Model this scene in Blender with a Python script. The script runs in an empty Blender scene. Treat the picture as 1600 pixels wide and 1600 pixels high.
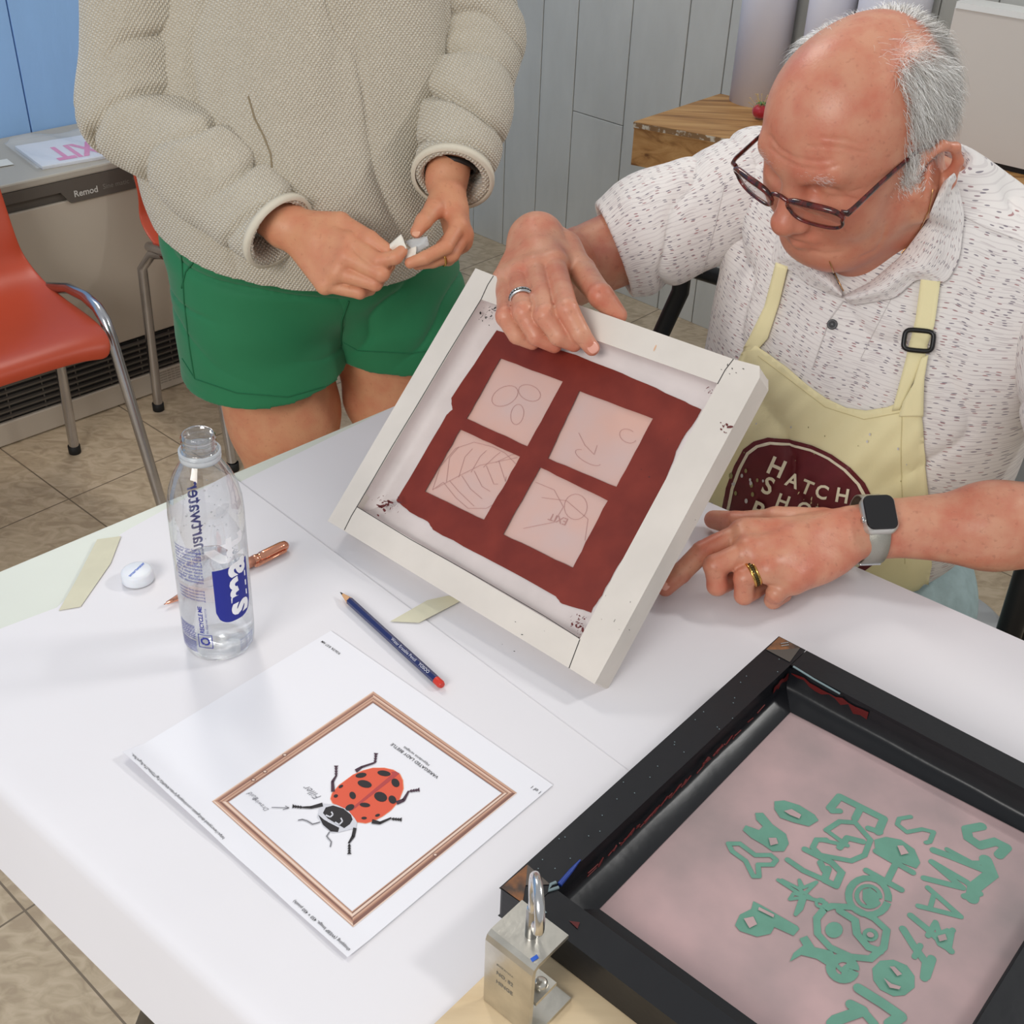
import bpy, math, random
import numpy as np
from mathutils import Vector, Matrix
from mathutils.bvhtree import BVHTree
random.seed(7)
SC = bpy.context.scene
COL = SC.collection

# ---------------------------------------------------------------- camera, world, lights, exposure
FPX, PITCH, ROLL, ZC = 1850.0, math.radians(34.2), math.radians(2.3), 1.468
_F = np.array([0, math.cos(PITCH), -math.sin(PITCH)])
_R0 = np.array([1.0, 0, 0]); _U0 = np.cross(_R0, _F)
_R = math.cos(ROLL)*_R0 + math.sin(ROLL)*_U0
_U = np.cross(_R, _F)
_C = np.array([0, 0, ZC])
cam_data = bpy.data.cameras.new('camera'); cam = bpy.data.objects.new('camera', cam_data); COL.objects.link(cam)
cam_data.sensor_width = 36; cam_data.lens = 36*FPX/1600; cam_data.clip_start = .02
cam.matrix_world = Matrix(((_R[0], _U[0], -_F[0], _C[0]), (_R[1], _U[1], -_F[1], _C[1]), (_R[2], _U[2], -_F[2], _C[2]), (0, 0, 0, 1)))
SC.camera = cam
world = bpy.data.worlds.new('room_light'); SC.world = world; world.use_nodes = True
world.node_tree.nodes['Background'].inputs[0].default_value = (.95, .975, 1, 1)
world.node_tree.nodes['Background'].inputs[1].default_value = .46

def area_light(name, loc, target, sx, sy, power, color=(1, 1, 1)):
    d = bpy.data.lights.new(name, 'AREA'); d.shape = 'RECTANGLE'; d.size = sx; d.size_y = sy
    d.energy = power; d.color = color
    o = bpy.data.objects.new(name, d); COL.objects.link(o); o.location = loc
    o.rotation_euler = (Vector(target)-Vector(loc)).to_track_quat('-Z', 'Y').to_euler()
    return o
area_light('window_daylight', (2.5, 1.6, 2.75), (0.1, .9, .75), .45, .45, 66, (1, .985, .96))
area_light('ceiling_and_fill_lamp', (-1.05, 2.9, 3.0), (-.1, 1.9, .6), .35, 1.3, 30, (1, .95, .88))
area_light('ceiling_and_fill_lamp', (-1.2, -1.3, 2.3), (-.6, 2.8, .5), 1.4, .9, 44, (1, .97, .93))  # unseen fill light added behind the camera to brighten the walls
SC.view_settings.view_transform = 'Standard'; SC.view_settings.look = 'None'
SC.view_settings.exposure = .12; SC.view_settings.gamma = 1; SC.view_settings.use_curve_mapping = False

# ---------------------------------------------------------------- geometry helpers
def ray(x, y): return _F + _R*(x-800)/FPX - _U*(y-800)/FPX
def Z(x, y, z):                       # the point at height z seen at photo pixel x, y
    d = ray(x, y); return _C + d*(z-ZC)/d[2]
def D(x, y, dep): return _C + ray(x, y)*dep
def PL(x, y, n, k): d = ray(x, y); return _C + d*(k-_C@n)/(d@n)
def V3(*a): return np.array(a, float)
def nrm(v): v = np.asarray(v, float); return v/np.linalg.norm(v)
def lin(c):
    def f(v): v = v/255.; return v/12.92 if v <= .04045 else ((v+.055)/1.055)**2.4
    return tuple(f(v) for v in c)+(1.0,)

def world_of(o):
    M = Matrix()
    while o: M = Matrix.Translation(o.location) @ M; o = o.parent
    return M
class MB:
    """collects polygons and builds them as one mesh object"""
    def __init__(s): s.v = []; s.f = []; s.mi = []; s.sm = []; s.uv = {}
    def add(s, verts, faces, mi=0, smooth=False):
        b = len(s.v); s.v += [tuple(map(float, p)) for p in verts]
        for f in faces: s.f.append(tuple(b+i for i in f)); s.mi.append(mi); s.sm.append(smooth)
        return s
    def box(s, c, x, y, z, mi=0, bev=0):
        """box with half vectors x, y, z about c"""
        c, x, y, z = map(np.asarray, (c, x, y, z))
        P = [c+a*x+b*y+d*z for a, b, d in ((-1,-1,-1),(1,-1,-1),(1,1,-1),(-1,1,-1),(-1,-1,1),(1,-1,1),(1,1,1),(-1,1,1))]
        F = [(0,3,2,1),(4,5,6,7),(0,1,5,4),(1,2,6,5),(2,3,7,6),(3,0,4,7)]
        if np.dot(np.cross(x, y), z) < 0: F = [f[::-1] for f in F]
        return s.add(P, F, mi)
    def prism(s, poly, off, mi=0, smooth=False, cap=True):
        """extrude a 3-D polygon by vector off"""
        n = len(poly); P = [np.asarray(p) for p in poly]; Q = [p+np.asarray(off) for p in P]
        F = [(i, (i+1) % n, n+(i+1) % n, n+i) for i in range(n)]
        s.add(P+Q, F, mi, smooth)
        if cap: s.add(P, [tuple(range(n))[::-1]], mi); s.add(Q, [tuple(range(n))], mi)
        return s
    def tube(s, pts, r, seg=12, mi=0, cap=True, closed=False, up=None, sq=None):
        """tube through points; r is a number or one per point; sq=(a,b) makes a flat oval"""
        P = [np.asarray(p, float) for p in pts]; n = len(P); R = r if hasattr(r, '__len__') else [r]*n
        ring = []; prev = up
        for i in range(n):
            if closed: t = nrm(P[(i+1) % n]-P[i-1])
            else: t = nrm(P[min(i+1, n-1)]-P[max(i-1, 0)])
            if prev is None: prev = np.array([0, 0, 1.]) if abs(t[2]) < .9 else np.array([1., 0, 0])
            a = prev-t*(prev@t); a = nrm(a); b = np.cross(t, a); prev = a
            ring.append([P[i]+R[i]*((math.cos(q)*a*(sq[0] if sq else 1))+(math.sin(q)*b*(sq[1] if sq else 1))) for q in [2*math.pi*j/seg for j in range(seg)]])
        F = []
        for i in range(n if closed else n-1):
            k = (i+1) % n
            for j in range(seg): F.append((i*seg+j, i*seg+(j+1) % seg, k*seg+(j+1) % seg, k*seg+j))
        s.add([p for q in ring for p in q], F, mi, True)
        if cap and not closed:
            s.add(ring[0], [tuple(range(seg))[::-1]], mi); s.add(ring[-1], [tuple(range(seg))], mi)
        return s
    def lathe(s, prof, o=(0,0,0), ax=(0,0,1), seg=48, mi=0, smooth=True):
        """profile of (radius, height) turned about axis ax through o"""
        ax = nrm(ax); t = np.array([1., 0, 0]) if abs(ax[0]) < .9 else np.array([0, 1., 0])
        a = nrm(t-ax*(t@ax)); b = np.cross(ax, a); o = np.asarray(o, float)
        P = [o+ax*h+r*(math.cos(2*math.pi*j/seg)*a+math.sin(2*math.pi*j/seg)*b) for r, h in prof for j in range(seg)]
        F = [(i*seg+j, i*seg+(j+1) % seg, (i+1)*seg+(j+1) % seg, (i+1)*seg+j) for i in range(len(prof)-1) for j in range(seg)]
        return s.add(P, F, mi, smooth)
    def build(s, name, mats, parent=None, bevel=0, bseg=2, sub=0, solid=0, sol_off=0, tri=False):
        me = bpy.data.meshes.new(name); M = world_of(parent).inverted() if parent else Matrix()
        v = [tuple(M @ Vector(p)) for p in s.v] if parent else s.v
        me.from_pydata(v, [], s.f)
        for m in (mats if isinstance(mats, (list, tuple)) else [mats]): me.materials.append(m)
        me.polygons.foreach_set('material_index', s.mi); me.polygons.foreach_set('use_smooth', s.sm)
        o = bpy.data.objects.new(name, me); COL.objects.link(o)
        if parent: o.parent = parent
        if solid: q = o.modifiers.new('s', 'SOLIDIFY'); q.thickness = solid; q.offset = sol_off
        if bevel:
            q = o.modifiers.new('b', 'BEVEL'); q.width = bevel; q.segments = bseg; q.limit_method = 'ANGLE'; q.angle_limit = math.radians(35)
            q.harden_normals = False
        if sub: q = o.modifiers.new('u', 'SUBSURF'); q.levels = sub; q.render_levels = sub
        me.update()
        return o

def thing(name, label, cat, loc=(0, 0, 0), group=None):
    o = bpy.data.objects.new(name, None); COL.objects.link(o); o.location = tuple(map(float, loc)); o.empty_display_size = .02
    o.matrix_world = Matrix.Translation(o.location)
    o['label'] = label; o['category'] = cat
    if group: o['group'] = group
    return o
def tag(o, label, cat, group=None):
    o['label'] = label; o['category'] = cat
    if group: o['group'] = group
    return o
def struct(o): o['kind'] = 'structure'; return o

_txt = {}
def text_mesh(txt, bold=0.0, cond=1.0):
    """flat letters: list of vertices (x, y), faces; cap height about 0.7"""
    key = (txt, bold)
    if key not in _txt:
        cu = bpy.data.curves.new('t', 'FONT'); cu.body = txt; cu.size = 1; cu.resolution_u = 3; cu.offset = bold
        o = bpy.data.objects.new('t', cu); COL.objects.link(o)
        dg = bpy.context.evaluated_depsgraph_get(); me = bpy.data.meshes.new_from_object(o.evaluated_get(dg))
        V = [(v.co.x, v.co.y) for v in me.vertices]; Fc = [tuple(p.vertices) for p in me.polygons]
        bpy.data.objects.remove(o); bpy.data.curves.remove(cu); bpy.data.meshes.remove(me)
        _txt[key] = (V, Fc)
    return _txt[key]
def put_text(mb, txt, o, ex, ey, size, mi, bold=0.0, align='l', squeeze=1.0, fit=None):
    V, Fc = text_mesh(txt, bold)
    if not V: return
    w = max(p[0] for p in V)
    if fit: size = fit/(w*squeeze)
    dx = 0 if align == 'l' else (-w if align == 'r' else -w/2)
    mb.add([np.asarray(o)+(x+dx)*size*squeeze*np.asarray(ex)+y*size*np.asarray(ey) for x, y in V], Fc, mi)

# ---------------------------------------------------------------- materials
def mat(name, col, rough=.6, metal=0, var=0, vscale=8, col2=None, bump=0, bscale=60, bdist=.002, spec=.5, sheen=0, sss=0, trans=0, ior=1.45, coat=0, stretch=None, detail=4, vlo=.35, vhi=.65):
    m = bpy.data.materials.new(name); m.use_nodes = True; nt = m.node_tree; N = nt.nodes; L = nt.links
    b = N['Principled BSDF']; c = lin(col)
    b.inputs['Base Color'].default_value = c; b.inputs['Roughness'].default_value = rough; b.inputs['Metallic'].default_value = metal
    b.inputs['Specular IOR Level'].default_value = spec; b.inputs['IOR'].default_value = ior
    b.inputs['Sheen Weight'].default_value = sheen; b.inputs['Transmission Weight'].default_value = trans; b.inputs['Coat Weight'].default_value = coat
    if sss: b.inputs['Subsurface Weight'].default_value = sss; b.inputs['Subsurface Radius'].default_value = (.012, .004, .002); b.inputs['Subsurface Scale'].default_value = 1
    tc = N.new('ShaderNodeTexCoord'); mp = N.new('ShaderNodeMapping'); L.new(tc.outputs['Object'], mp.inputs[0])
    if stretch: mp.inputs['Scale'].default_value = stretch
    if var or col2:
        n = N.new('ShaderNodeTexNoise'); n.inputs['Scale'].default_value = vscale; n.inputs['Detail'].default_value = detail; L.new(mp.outputs[0], n.inputs['Vector'])
        r = N.new('ShaderNodeValToRGB'); L.new(n.outputs['Fac'], r.inputs[0])
        if col2: a, z = c, lin(col2)
        else: a, z = tuple(min(1, q*(1+var)) for q in c[:3])+(1,), tuple(q*(1-var) for q in c[:3])+(1,)
        r.color_ramp.elements[0].color = a; r.color_ramp.elements[1].color = z; r.color_ramp.elements[0].position = vlo; r.color_ramp.elements[1].position = vhi
        L.new(r.outputs[0], b.inputs['Base Color'])
    if bump:
        n2 = N.new('ShaderNodeTexNoise'); n2.inputs['Scale'].default_value = bscale; n2.inputs['Detail'].default_value = 4; L.new(mp.outputs[0], n2.inputs['Vector'])
        bp = N.new('ShaderNodeBump'); bp.inputs['Strength'].default_value = bump; bp.inputs['Distance'].default_value = bdist
        L.new(n2.outputs['Fac'], bp.inputs['Height']); L.new(bp.outputs[0], b.inputs['Normal'])
    return m
def nodes(m): return m.node_tree.nodes, m.node_tree.links, m.node_tree.nodes['Principled BSDF']
def math_node(N, L, op, a, b=None):
    n = N.new('ShaderNodeMath'); n.operation = op
    for i, v in enumerate((a, b)):
        if v is None: continue
        if hasattr(v, 'is_linked') or hasattr(v, 'node'): L.new(v, n.inputs[i])
        else: n.inputs[i].default_value = v
    return n.outputs[0]

# ---------------------------------------------------------------- organic surfaces: blended solids polygonised on a sparse grid
def cone(a, b, ra, rb, k=.01): return ('c', np.asarray(a, float), np.asarray(b, float), ra, rb, k)
def ell(c, r, axes=None, k=.01):
    return ('e', np.asarray(c, float), np.asarray(r, float), np.eye(3) if axes is None else np.asarray(axes, float), 0, k)
def rbox(c, r, axes=None, rad=.005, k=.01): return ('b', np.asarray(c, float), np.asarray(r, float), np.eye(3) if axes is None else np.asarray(axes, float), rad, k)
def cut(p): return ('-',)+p          # subtract a primitive, blended
def keep(n, d): return ('h', nrm(n), d, 0, 0, 0)   # keep the half space n.p < d
def _pd(p, P):
    t = p[0]
    if t == 'c':
        a, b, ra, rb = p[1:5]; ba = b-a; h = np.clip(((P-a)@ba)/max(ba@ba, 1e-12), 0, 1)
        return np.linalg.norm(P-a-h[..., None]*ba, axis=-1)-(ra+(rb-ra)*h)
    if t == 'e':
        q = (P-p[1])@p[3].T; r = p[2]; k0 = np.linalg.norm(q/r, axis=-1); k1 = np.linalg.norm(q/(r*r), axis=-1)
        return k0*(k0-1)/np.maximum(k1, 1e-9)
    if t == 'b':
        q = np.abs((P-p[1])@p[3].T)-(p[2]-p[4]); return np.linalg.norm(np.maximum(q, 0), axis=-1)+np.minimum(q.max(axis=-1), 0)-p[4]
    if t == 'h': return P@p[1]-p[2]
def _eval(prims, P, R=None):
    """P (B,n,3); blocks are culled per primitive using block radius R"""
    d = np.full(P.shape[:-1], 1e3); C = P[:, P.shape[1]//2] if R else None
    for p in prims:
        sub = p[0] == '-'; q = p[1:] if sub else p; k = q[-1]
        if q[0] == 'h': d = np.maximum(d, _pd(q, P)); continue
        if R:
            dc = _pd(q, C); cur = d[:, P.shape[1]//2]
            m = (dc < 2.2*R+k) if sub else (dc < np.minimum(cur, 50)+2.6*R+k)
            if not m.any(): continue
            e = _pd(q, P[m]); g = d[m]
        else: m = slice(None); e = _pd(q, P); g = d
        if sub: e = -e; h = np.maximum(k-np.abs(g-e), 0)/max(k, 1e-9); w = np.maximum(g, e)+h*h*k/4
        else: h = np.maximum(k-np.abs(g-e), 0)/max(k, 1e-9); w = np.minimum(g, e)-h*h*k/4
        d[m] = w
    return d
def solid(prims, h, lo=None, hi=None, smooth=1):
    """polygonise -> (V, F) arrays"""
    if lo is None:
        los, his = [], []
        for p in prims:
            if p[0] == 'c': r = max(p[3], p[4]); los.append(np.minimum(p[1], p[2])-r); his.append(np.maximum(p[1], p[2])+r)
            elif p[0] in 'eb': r = p[2].max() if p[0] == 'e' else np.linalg.norm(p[2]); los.append(p[1]-r); his.append(p[1]+r)
        lo = np.min(los, 0)-4*h; hi = np.max(his, 0)+4*h
    lo = np.asarray(lo, float); hi = np.asarray(hi, float)
    n = 8; nb = np.ceil((hi-lo)/(n*h)).astype(int)+1
    I = np.stack(np.meshgrid(*[np.arange(k) for k in nb], indexing='ij'), -1).reshape(-1, 3)
    C = lo+(I*n+n/2)*h; R = n*h*.5*math.sqrt(3)
    dc = np.concatenate([_eval(prims, C[i:i+4000, None, :])[:, 0] for i in range(0, len(C), 4000)])
    I = I[np.abs(dc) < R*1.6]
    g = np.stack(np.meshgrid(*[np.arange(n+1)]*3, indexing='ij'), -1).reshape(-1, 3)
    NB = (nb*n+2).astype(np.int64); SY = NB[2]; SX = NB[1]*NB[2]
    vk, vp, qd = [], [], []
    off = [np.array(o) for o in ((0,0,0),(1,0,0),(0,1,0),(1,1,0),(0,0,1),(1,0,1),(0,1,1),(1,1,1))]
    edges = [(0,1),(2,3),(4,5),(6,7),(0,2),(1,3),(4,6),(5,7),(0,4),(1,5),(2,6),(3,7)]
    for s in range(0, len(I), 1500):
        B = I[s:s+1500]; G = (B[:, None]*n+g[None]); P = lo+G*h
        d = _eval(prims, P, R).reshape(-1, n+1, n+1, n+1)
        c8 = [d[:, o[0]:n+o[0], o[1]:n+o[1], o[2]:n+o[2]] for o in off]
        S = sum((c < 0).astype(int) for c in c8); act = (S > 0) & (S < 8)
        b, i, j, k = np.nonzero(act); vals = [c[b, i, j, k] for c in c8]
        acc = np.zeros((len(b), 3)); cnt = np.zeros(len(b))
        for e0, e1 in edges:
            a0, a1 = vals[e0], vals[e1]; m = (a0 < 0) != (a1 < 0); t = np.where(m, a0/np.where(m, a0-a1, 1), 0)
            acc += np.where(m[:, None], off[e0]+t[:, None]*(off[e1]-off[e0]), 0); cnt += m
        cell = B[b]*n+np.stack([i, j, k], 1)
        vp.append(lo+(cell+acc/cnt[:, None])*h); vk.append(cell[:, 0]*SX+cell[:, 1]*SY+cell[:, 2])
        for ax in range(3):
            sl1 = [slice(None), slice(0, n), slice(0, n), slice(0, n)]; sl2 = list(sl1); sl2[ax+1] = slice(1, n+1)
            d0, d1 = d[tuple(sl1)], d[tuple(sl2)]; m = (d0 < 0) != (d1 < 0)
            b, i, j, k = np.nonzero(m); cell = B[b]*n+np.stack([i, j, k], 1); key = cell[:, 0]*SX+cell[:, 1]*SY+cell[:, 2]
            st = [SX, SY, 1]; u, v = st[(ax+1) % 3], st[(ax+2) % 3]
            q = np.stack([key-u-v, key-v, key, key-u], 1); fl = d0[b, i, j, k] < 0
            q[~fl] = q[~fl][:, ::-1]; qd.append(q)
    vk = np.concatenate(vk); vp = np.concatenate(vp); qd = np.concatenate(qd)
    o = np.argsort(vk); vk = vk[o]; vp = vp[o]
    ix = np.searchsorted(vk, qd); ix = np.minimum(ix, len(vk)-1); ok = (vk[ix] == qd).all(1); F = ix[ok]; V = vp
    for _ in range(smooth): V = relax(V, F)
    return V, F
def relax(V, F, w=.5):
    for s in (w, -w*.9):
        A = np.zeros_like(V); n = np.zeros(len(V))
        for a in range(4):
            for b in (F[:, (a+1) % 4], F[:, a-1]): np.add.at(A, F[:, a], V[b]); np.add.at(n, F[:, a], 1)
        V = V+s*(A/np.maximum(n, 1)[:, None]-V)*(n > 0)[:, None]
    return V
def vnormals(V, F):
    fn = np.cross(V[F[:, 2]]-V[F[:, 0]], V[F[:, 3]]-V[F[:, 1]]); N = np.zeros_like(V)
    for a in range(4): np.add.at(N, F[:, a], fn)
    return N/np.maximum(np.linalg.norm(N, axis=1), 1e-12)[:, None]
def _hash(i, j, k):
    n = (i*374761393+j*668265263+k*2147483647) & 0xffffffff; n = ((n ^ (n >> 13))*1274126177) & 0xffffffff
    return ((n ^ (n >> 16)) & 0xffff)/32768.0-1
def noise3(P):
    I = np.floor(P).astype(np.int64); f = P-I; f = f*f*(3-2*f); r = 0
    for a in (0, 1):
        for b in (0, 1):
            for c in (0, 1):
                w = (f[:, 0] if a else 1-f[:, 0])*(f[:, 1] if b else 1-f[:, 1])*(f[:, 2] if c else 1-f[:, 2])
                r = r+w*_hash(I[:, 0]+a, I[:, 1]+b, I[:, 2]+c)
    return r
def np_mesh(name, parts, mats, parent=None, attrs=None, mi=None):
    """parts: list of (V, F); attrs: name -> array of colours or vectors"""
    Vs, Fs, b = [], [], 0
    for V, F in parts: Vs.append(V); Fs.append(F+b); b += len(V)
    V = np.concatenate(Vs); F = np.concatenate(Fs)
    if parent:
        M = np.array(world_of(parent).inverted()); V = V@M[:3, :3].T+M[:3, 3]
    me = bpy.data.meshes.new(name); me.vertices.add(len(V)); me.vertices.foreach_set('co', V.ravel())
    me.loops.add(F.size); me.loops.foreach_set('vertex_index', F.ravel().astype(np.int32))
    me.polygons.add(len(F)); me.polygons.foreach_set('loop_start', np.arange(0, F.size, F.shape[1], dtype=np.int32))
    me.polygons.foreach_set('use_smooth', np.ones(len(F), bool))
    if mi is not None: me.polygons.foreach_set('material_index', np.asarray(mi, np.int32))
    for m in (mats if isinstance(mats, (list, tuple)) else [mats]): me.materials.append(m)
    for k, a in (attrs or {}).items():
        a = np.asarray(a, float)
        t = me.attributes.new(k, 'FLOAT_VECTOR' if a.ndim > 1 else 'FLOAT', 'POINT'); t.data.foreach_set('vector' if a.ndim > 1 else 'value', a.ravel())
    me.update(); me.validate()
    o = bpy.data.objects.new(name, me); COL.objects.link(o)
    if parent: o.parent = parent
    return o
def bvh_of(parts):
    V = np.concatenate([p[0] for p in parts]); b = 0; Fs = []
    for p in parts: Fs.append(p[1]+b); b += len(p[0])
    return BVHTree.FromPolygons([tuple(v) for v in V], [tuple(int(i) for i in f) for f in np.concatenate(Fs)])
def hit(bvh, x, y, fallback=None):
    """first surface point met by the line of sight through photo pixel x, y, with its normal"""
    d = Vector(ray(x, y)).normalized(); p, n, i, t = bvh.ray_cast(Vector(_C), d)
    if p is None: return None
    n = np.array(n); d = np.array(d)
    return np.array(p), (n if n@d < 0 else -n)
# ---------------------------------------------------------------- the room
_a = math.radians(46); A = V3(math.cos(_a), math.sin(_a), 0); U = V3(math.sin(_a), -math.cos(_a), 0); UP = V3(0, 0, 1)
def AU(a, u, z=0): return A*a+U*u+UP*z
KB, KL = 2.635, -2.80               # planes of the back and left walls

m_floor = mat('vinyl_tile', (176, 165, 149), .5)
N, L, b = nodes(m_floor)
tc = N.new('ShaderNodeTexCoord'); mp = N.new('ShaderNodeMapping'); L.new(tc.outputs['Object'], mp.inputs[0])
mp.inputs['Rotation'].default_value = (0, 0, math.radians(41.1)); mp.inputs['Scale'].default_value = (1/.3048,)*3
t0 = Z(39, 1423, 0); ca, sa = math.cos(math.radians(41.1)), math.sin(math.radians(41.1))
mp.inputs['Location'].default_value = (-(t0[0]*ca-t0[1]*sa)/.3048, -(t0[0]*sa+t0[1]*ca)/.3048, 0)
sx = N.new('ShaderNodeSeparateXYZ'); L.new(mp.outputs[0], sx.inputs[0])
def near_line(o):
    f = math_node(N, L, 'FRACT', o); g = math_node(N, L, 'SUBTRACT', f, .5); g = math_node(N, L, 'ABSOLUTE', g); return math_node(N, L, 'GREATER_THAN', g, .4945)
ln = math_node(N, L, 'MAXIMUM', near_line(sx.outputs[0]), near_line(sx.outputs[1]))
n1 = N.new('ShaderNodeTexNoise'); n1.inputs['Scale'].default_value = 30; n1.inputs['Detail'].default_value = 5; n1.inputs['Distortion'].default_value = 1.2
mp2 = N.new('ShaderNodeMapping'); mp2.inputs['Rotation'].default_value = (0, 0, .7); mp2.inputs['Scale'].default_value = (.75, 1.25, 1); L.new(tc.outputs['Object'], mp2.inputs[0]); L.new(mp2.outputs[0], n1.inputs['Vector'])
cr = N.new('ShaderNodeValToRGB'); L.new(n1.outputs['Fac'], cr.inputs[0]); e = cr.color_ramp.elements
e[0].position = .36; e[0].color = lin((174, 155, 130)); e[1].position = .62; e[1].color = lin((200, 182, 156)); q = cr.color_ramp.elements.new(.47); q.color = lin((186, 168, 141))
n3 = N.new('ShaderNodeTexNoise'); n3.inputs['Scale'].default_value = 2.2; L.new(tc.outputs['Object'], n3.inputs['Vector'])
mx0 = N.new('ShaderNodeMix'); mx0.data_type = 'RGBA'; mx0.blend_type = 'MULTIPLY'; mx0.inputs[0].default_value = .35; L.new(cr.outputs[0], mx0.inputs[6]); L.new(n3.outputs['Fac'], mx0.inputs[7])
mx = N.new('ShaderNodeMix'); mx.data_type = 'RGBA'; L.new(ln, mx.inputs[0]); L.new(cr.outputs[0], mx.inputs[6]); mx.inputs[7].default_value = lin((120, 106, 88)); L.new(mx.outputs[2], b.inputs['Base Color'])
struct(MB().add([(-6, -3, 0), (5, -3, 0), (5, 6, 0), (-6, 6, 0)], [(0, 1, 2, 3)]).build('floor', m_floor))

m_plank = mat('grey_painted_plank', (200, 200, 194), .55, var=.06, vscale=3, bump=.35, bscale=22, bdist=.003, stretch=(3, 3, 1))
m_blue = mat('blue_plank', (150, 192, 240), .6, var=.03, vscale=3, bump=.3, bscale=22, bdist=.003, stretch=(3, 3, 1))  # one even blue for every plank of the left wall
m_dark = mat('dark_gap', (70, 70, 72), .9)
wb = MB()
_g = [float(PL(x, 0, A, KB)@U) for x in (850, 905, 990, 1080, 1145)]
us = [-3.3, -3.1, -2.92, -2.78, -2.64]+_g+[ -1.62, -1.49, -1.30, -1.17, -.98, -.8, -.62, -.43, -.25, -.06, .13, .32, .5, .7, .9, 1.1, 1.3, 1.5, 1.7, 2.0]
for i, (a0, a1) in enumerate(zip(us[:-1], us[1:])):
    g = .0016; spans = [(0, 2.6)]
    if abs(a0-_g[1]) < .001: zj = PL(940, 187, A, KB)[2]; spans = [(0, zj-.001), (zj+.001, 2.6)]
    for z0, z1 in spans:
        wb.box(AU(KB+.010+random.uniform(0, .0008), (a0+a1)/2, (z0+z1)/2), A*.010, U*((a1-a0)/2-g), UP*(z1-z0)/2, 0)
wb.box(AU(KB+.03, -.6, 1.3), A*.012, U*2.62, UP*1.3, 1)
struct(wb.build('wall_back', [m_plank, m_dark], bevel=.0015))
wl = MB(); g0 = float(PL(10, 0, U, KL)@A)
for k in range(-14, 8):
    a0, a1 = g0+k*.19, g0+(k+1)*.19; a1 = min(a1, KB-.002)
    if a1 <= a0: continue
    wl.box(AU((a0+a1)/2, KL-.010, 1.3), U*.010, A*((a1-a0)/2-.0017), UP*1.3, 0)
wl.box(AU(.5, KL-.03, 1.3), U*.012, A*2.07, UP*1.3, 1)
struct(wl.build('wall_left', [m_blue, m_dark], bevel=.0015))

# ---------------------------------------------------------------- wall heater under the blue wall
KH = -2.483
m_heat = mat('beige_grey_enamel', (190, 179, 164), .42, var=.04, vscale=2)
m_heat2 = mat('dark_bronze_trim', (92, 86, 79), .45)
m_black = mat('black_grille', (22, 21, 21), .6)
ht = thing('wall_heater', 'low beige metal heater with dark control band and bottom grille below the blue wall', 'heater', AU(1.0, -2.59, 0))
h0, h1 = -.25, 1.75; hm, hl = (h0+h1)/2, (h1-h0)/2
MB().box(AU(hm, (KH+KL)/2, .586), A*hl, U*(KH-KL-.004)/2, UP*.009).build('top', mat('heater_top_enamel', (176, 170, 158), .45), ht, bevel=.004)
pn = MB(); pn.box(AU(hm, KH-.012, .345), A*hl, U*.004, UP*.185)
pn.build('front_panel', m_heat, ht, bevel=.003)
bd = MB(); x0 = 1.106
bd.prism([AU(h0, KH-.008, .577), AU(h1, KH-.008, .577), AU(h1, KH-.008, .525), AU(x0+.02, KH-.008, .525), AU(x0, KH-.008, .553), AU(h0, KH-.008, .553)], U*.007)
bdo = bd.build('control_band', m_heat2, ht, bevel=.002)
tx = MB(); put_text(tx, 'Remod', AU(1.135, KH+.0002, .537), A, UP, .02, 0, .02); bdo2 = tx.build('badge', mat('badge_white', (200, 198, 192), .4), bdo)
tx = MB(); put_text(tx, 'Sine matic  90+', AU(1.205, KH+.0002, .540), A, UP, .016, 0); tx.build('printed_name', mat('badge_grey', (138, 132, 124), .5), bdo)
bk = MB(); bk.box(AU(hm, KH-.115, .29), A*(hl-.002), U*.1, UP*.286); bk.build('cabinet', m_heat2, ht)
gr = MB(); gr.box(AU(hm, KH-.014, .108), A*hl, U*.003, UP*.048, 1)
for i in range(6): gr.box(AU(hm, KH-.009, .070+.0155*i), A*hl, U*.006-UP*.001, UP*.0022, 0)
for i in range(24): gr.box(AU(h0+.04+i*.085, KH-.012, .108), A*.0015, U*.004, UP*.047, 0)
gr.build('grille', [m_heat2, m_black], ht)
MB().box(AU(hm, KH-.006, .031), A*hl, U*.006, UP*.028).build('kick_strip', m_heat, ht, bevel=.003)
lb = MB(); 
for i in range(5): put_text(lb, 'For service see the plate inside', AU(1.262, KH+.0003, .050-.007*i), A, UP, .007, 0)
lb.build('printed_notice', m_heat2, ht)

# ---------------------------------------------------------------- plastic sleeve with the exit sign on the heater
m_sheet = mat('white_plastic_sheet', (225, 228, 235), .35)
m_pink = mat('pink_letter', (225, 95, 165), .4)
ex0 = Z(12, 232, .60); exb = Z(66, 262, .60); exr = Z(215, 236, .60)
edx = nrm(exr-exb); edy = nrm(np.cross(UP, edx))
es = thing('exit_sign', 'white exit sign with pink letters in a clear plastic bag on the heater', 'sign', exb)
w_, d_ = .30, float(np.linalg.norm(ex0-exb))
MB().box(exb+edx*w_/2+edy*(d_*.5)+UP*-.001, edx*w_/2, edy*d_*.5, UP*.004).build('sign_board', m_sheet, es, bevel=.001)
sg = MB(); put_text(sg, 'EXIT', exb+edx*.185+edy*.112+UP*.0036, -edx, -edy, .135, 0, .03, squeeze=.5); sg.build('lettering', m_pink, es)
m_bag = mat('clear_plastic', (235, 240, 245), .12, spec=.6); N, L, b = nodes(m_bag); b.inputs['Alpha'].default_value = .26
bg = MB(); nx, ny = 24, 16
pts = []
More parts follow.
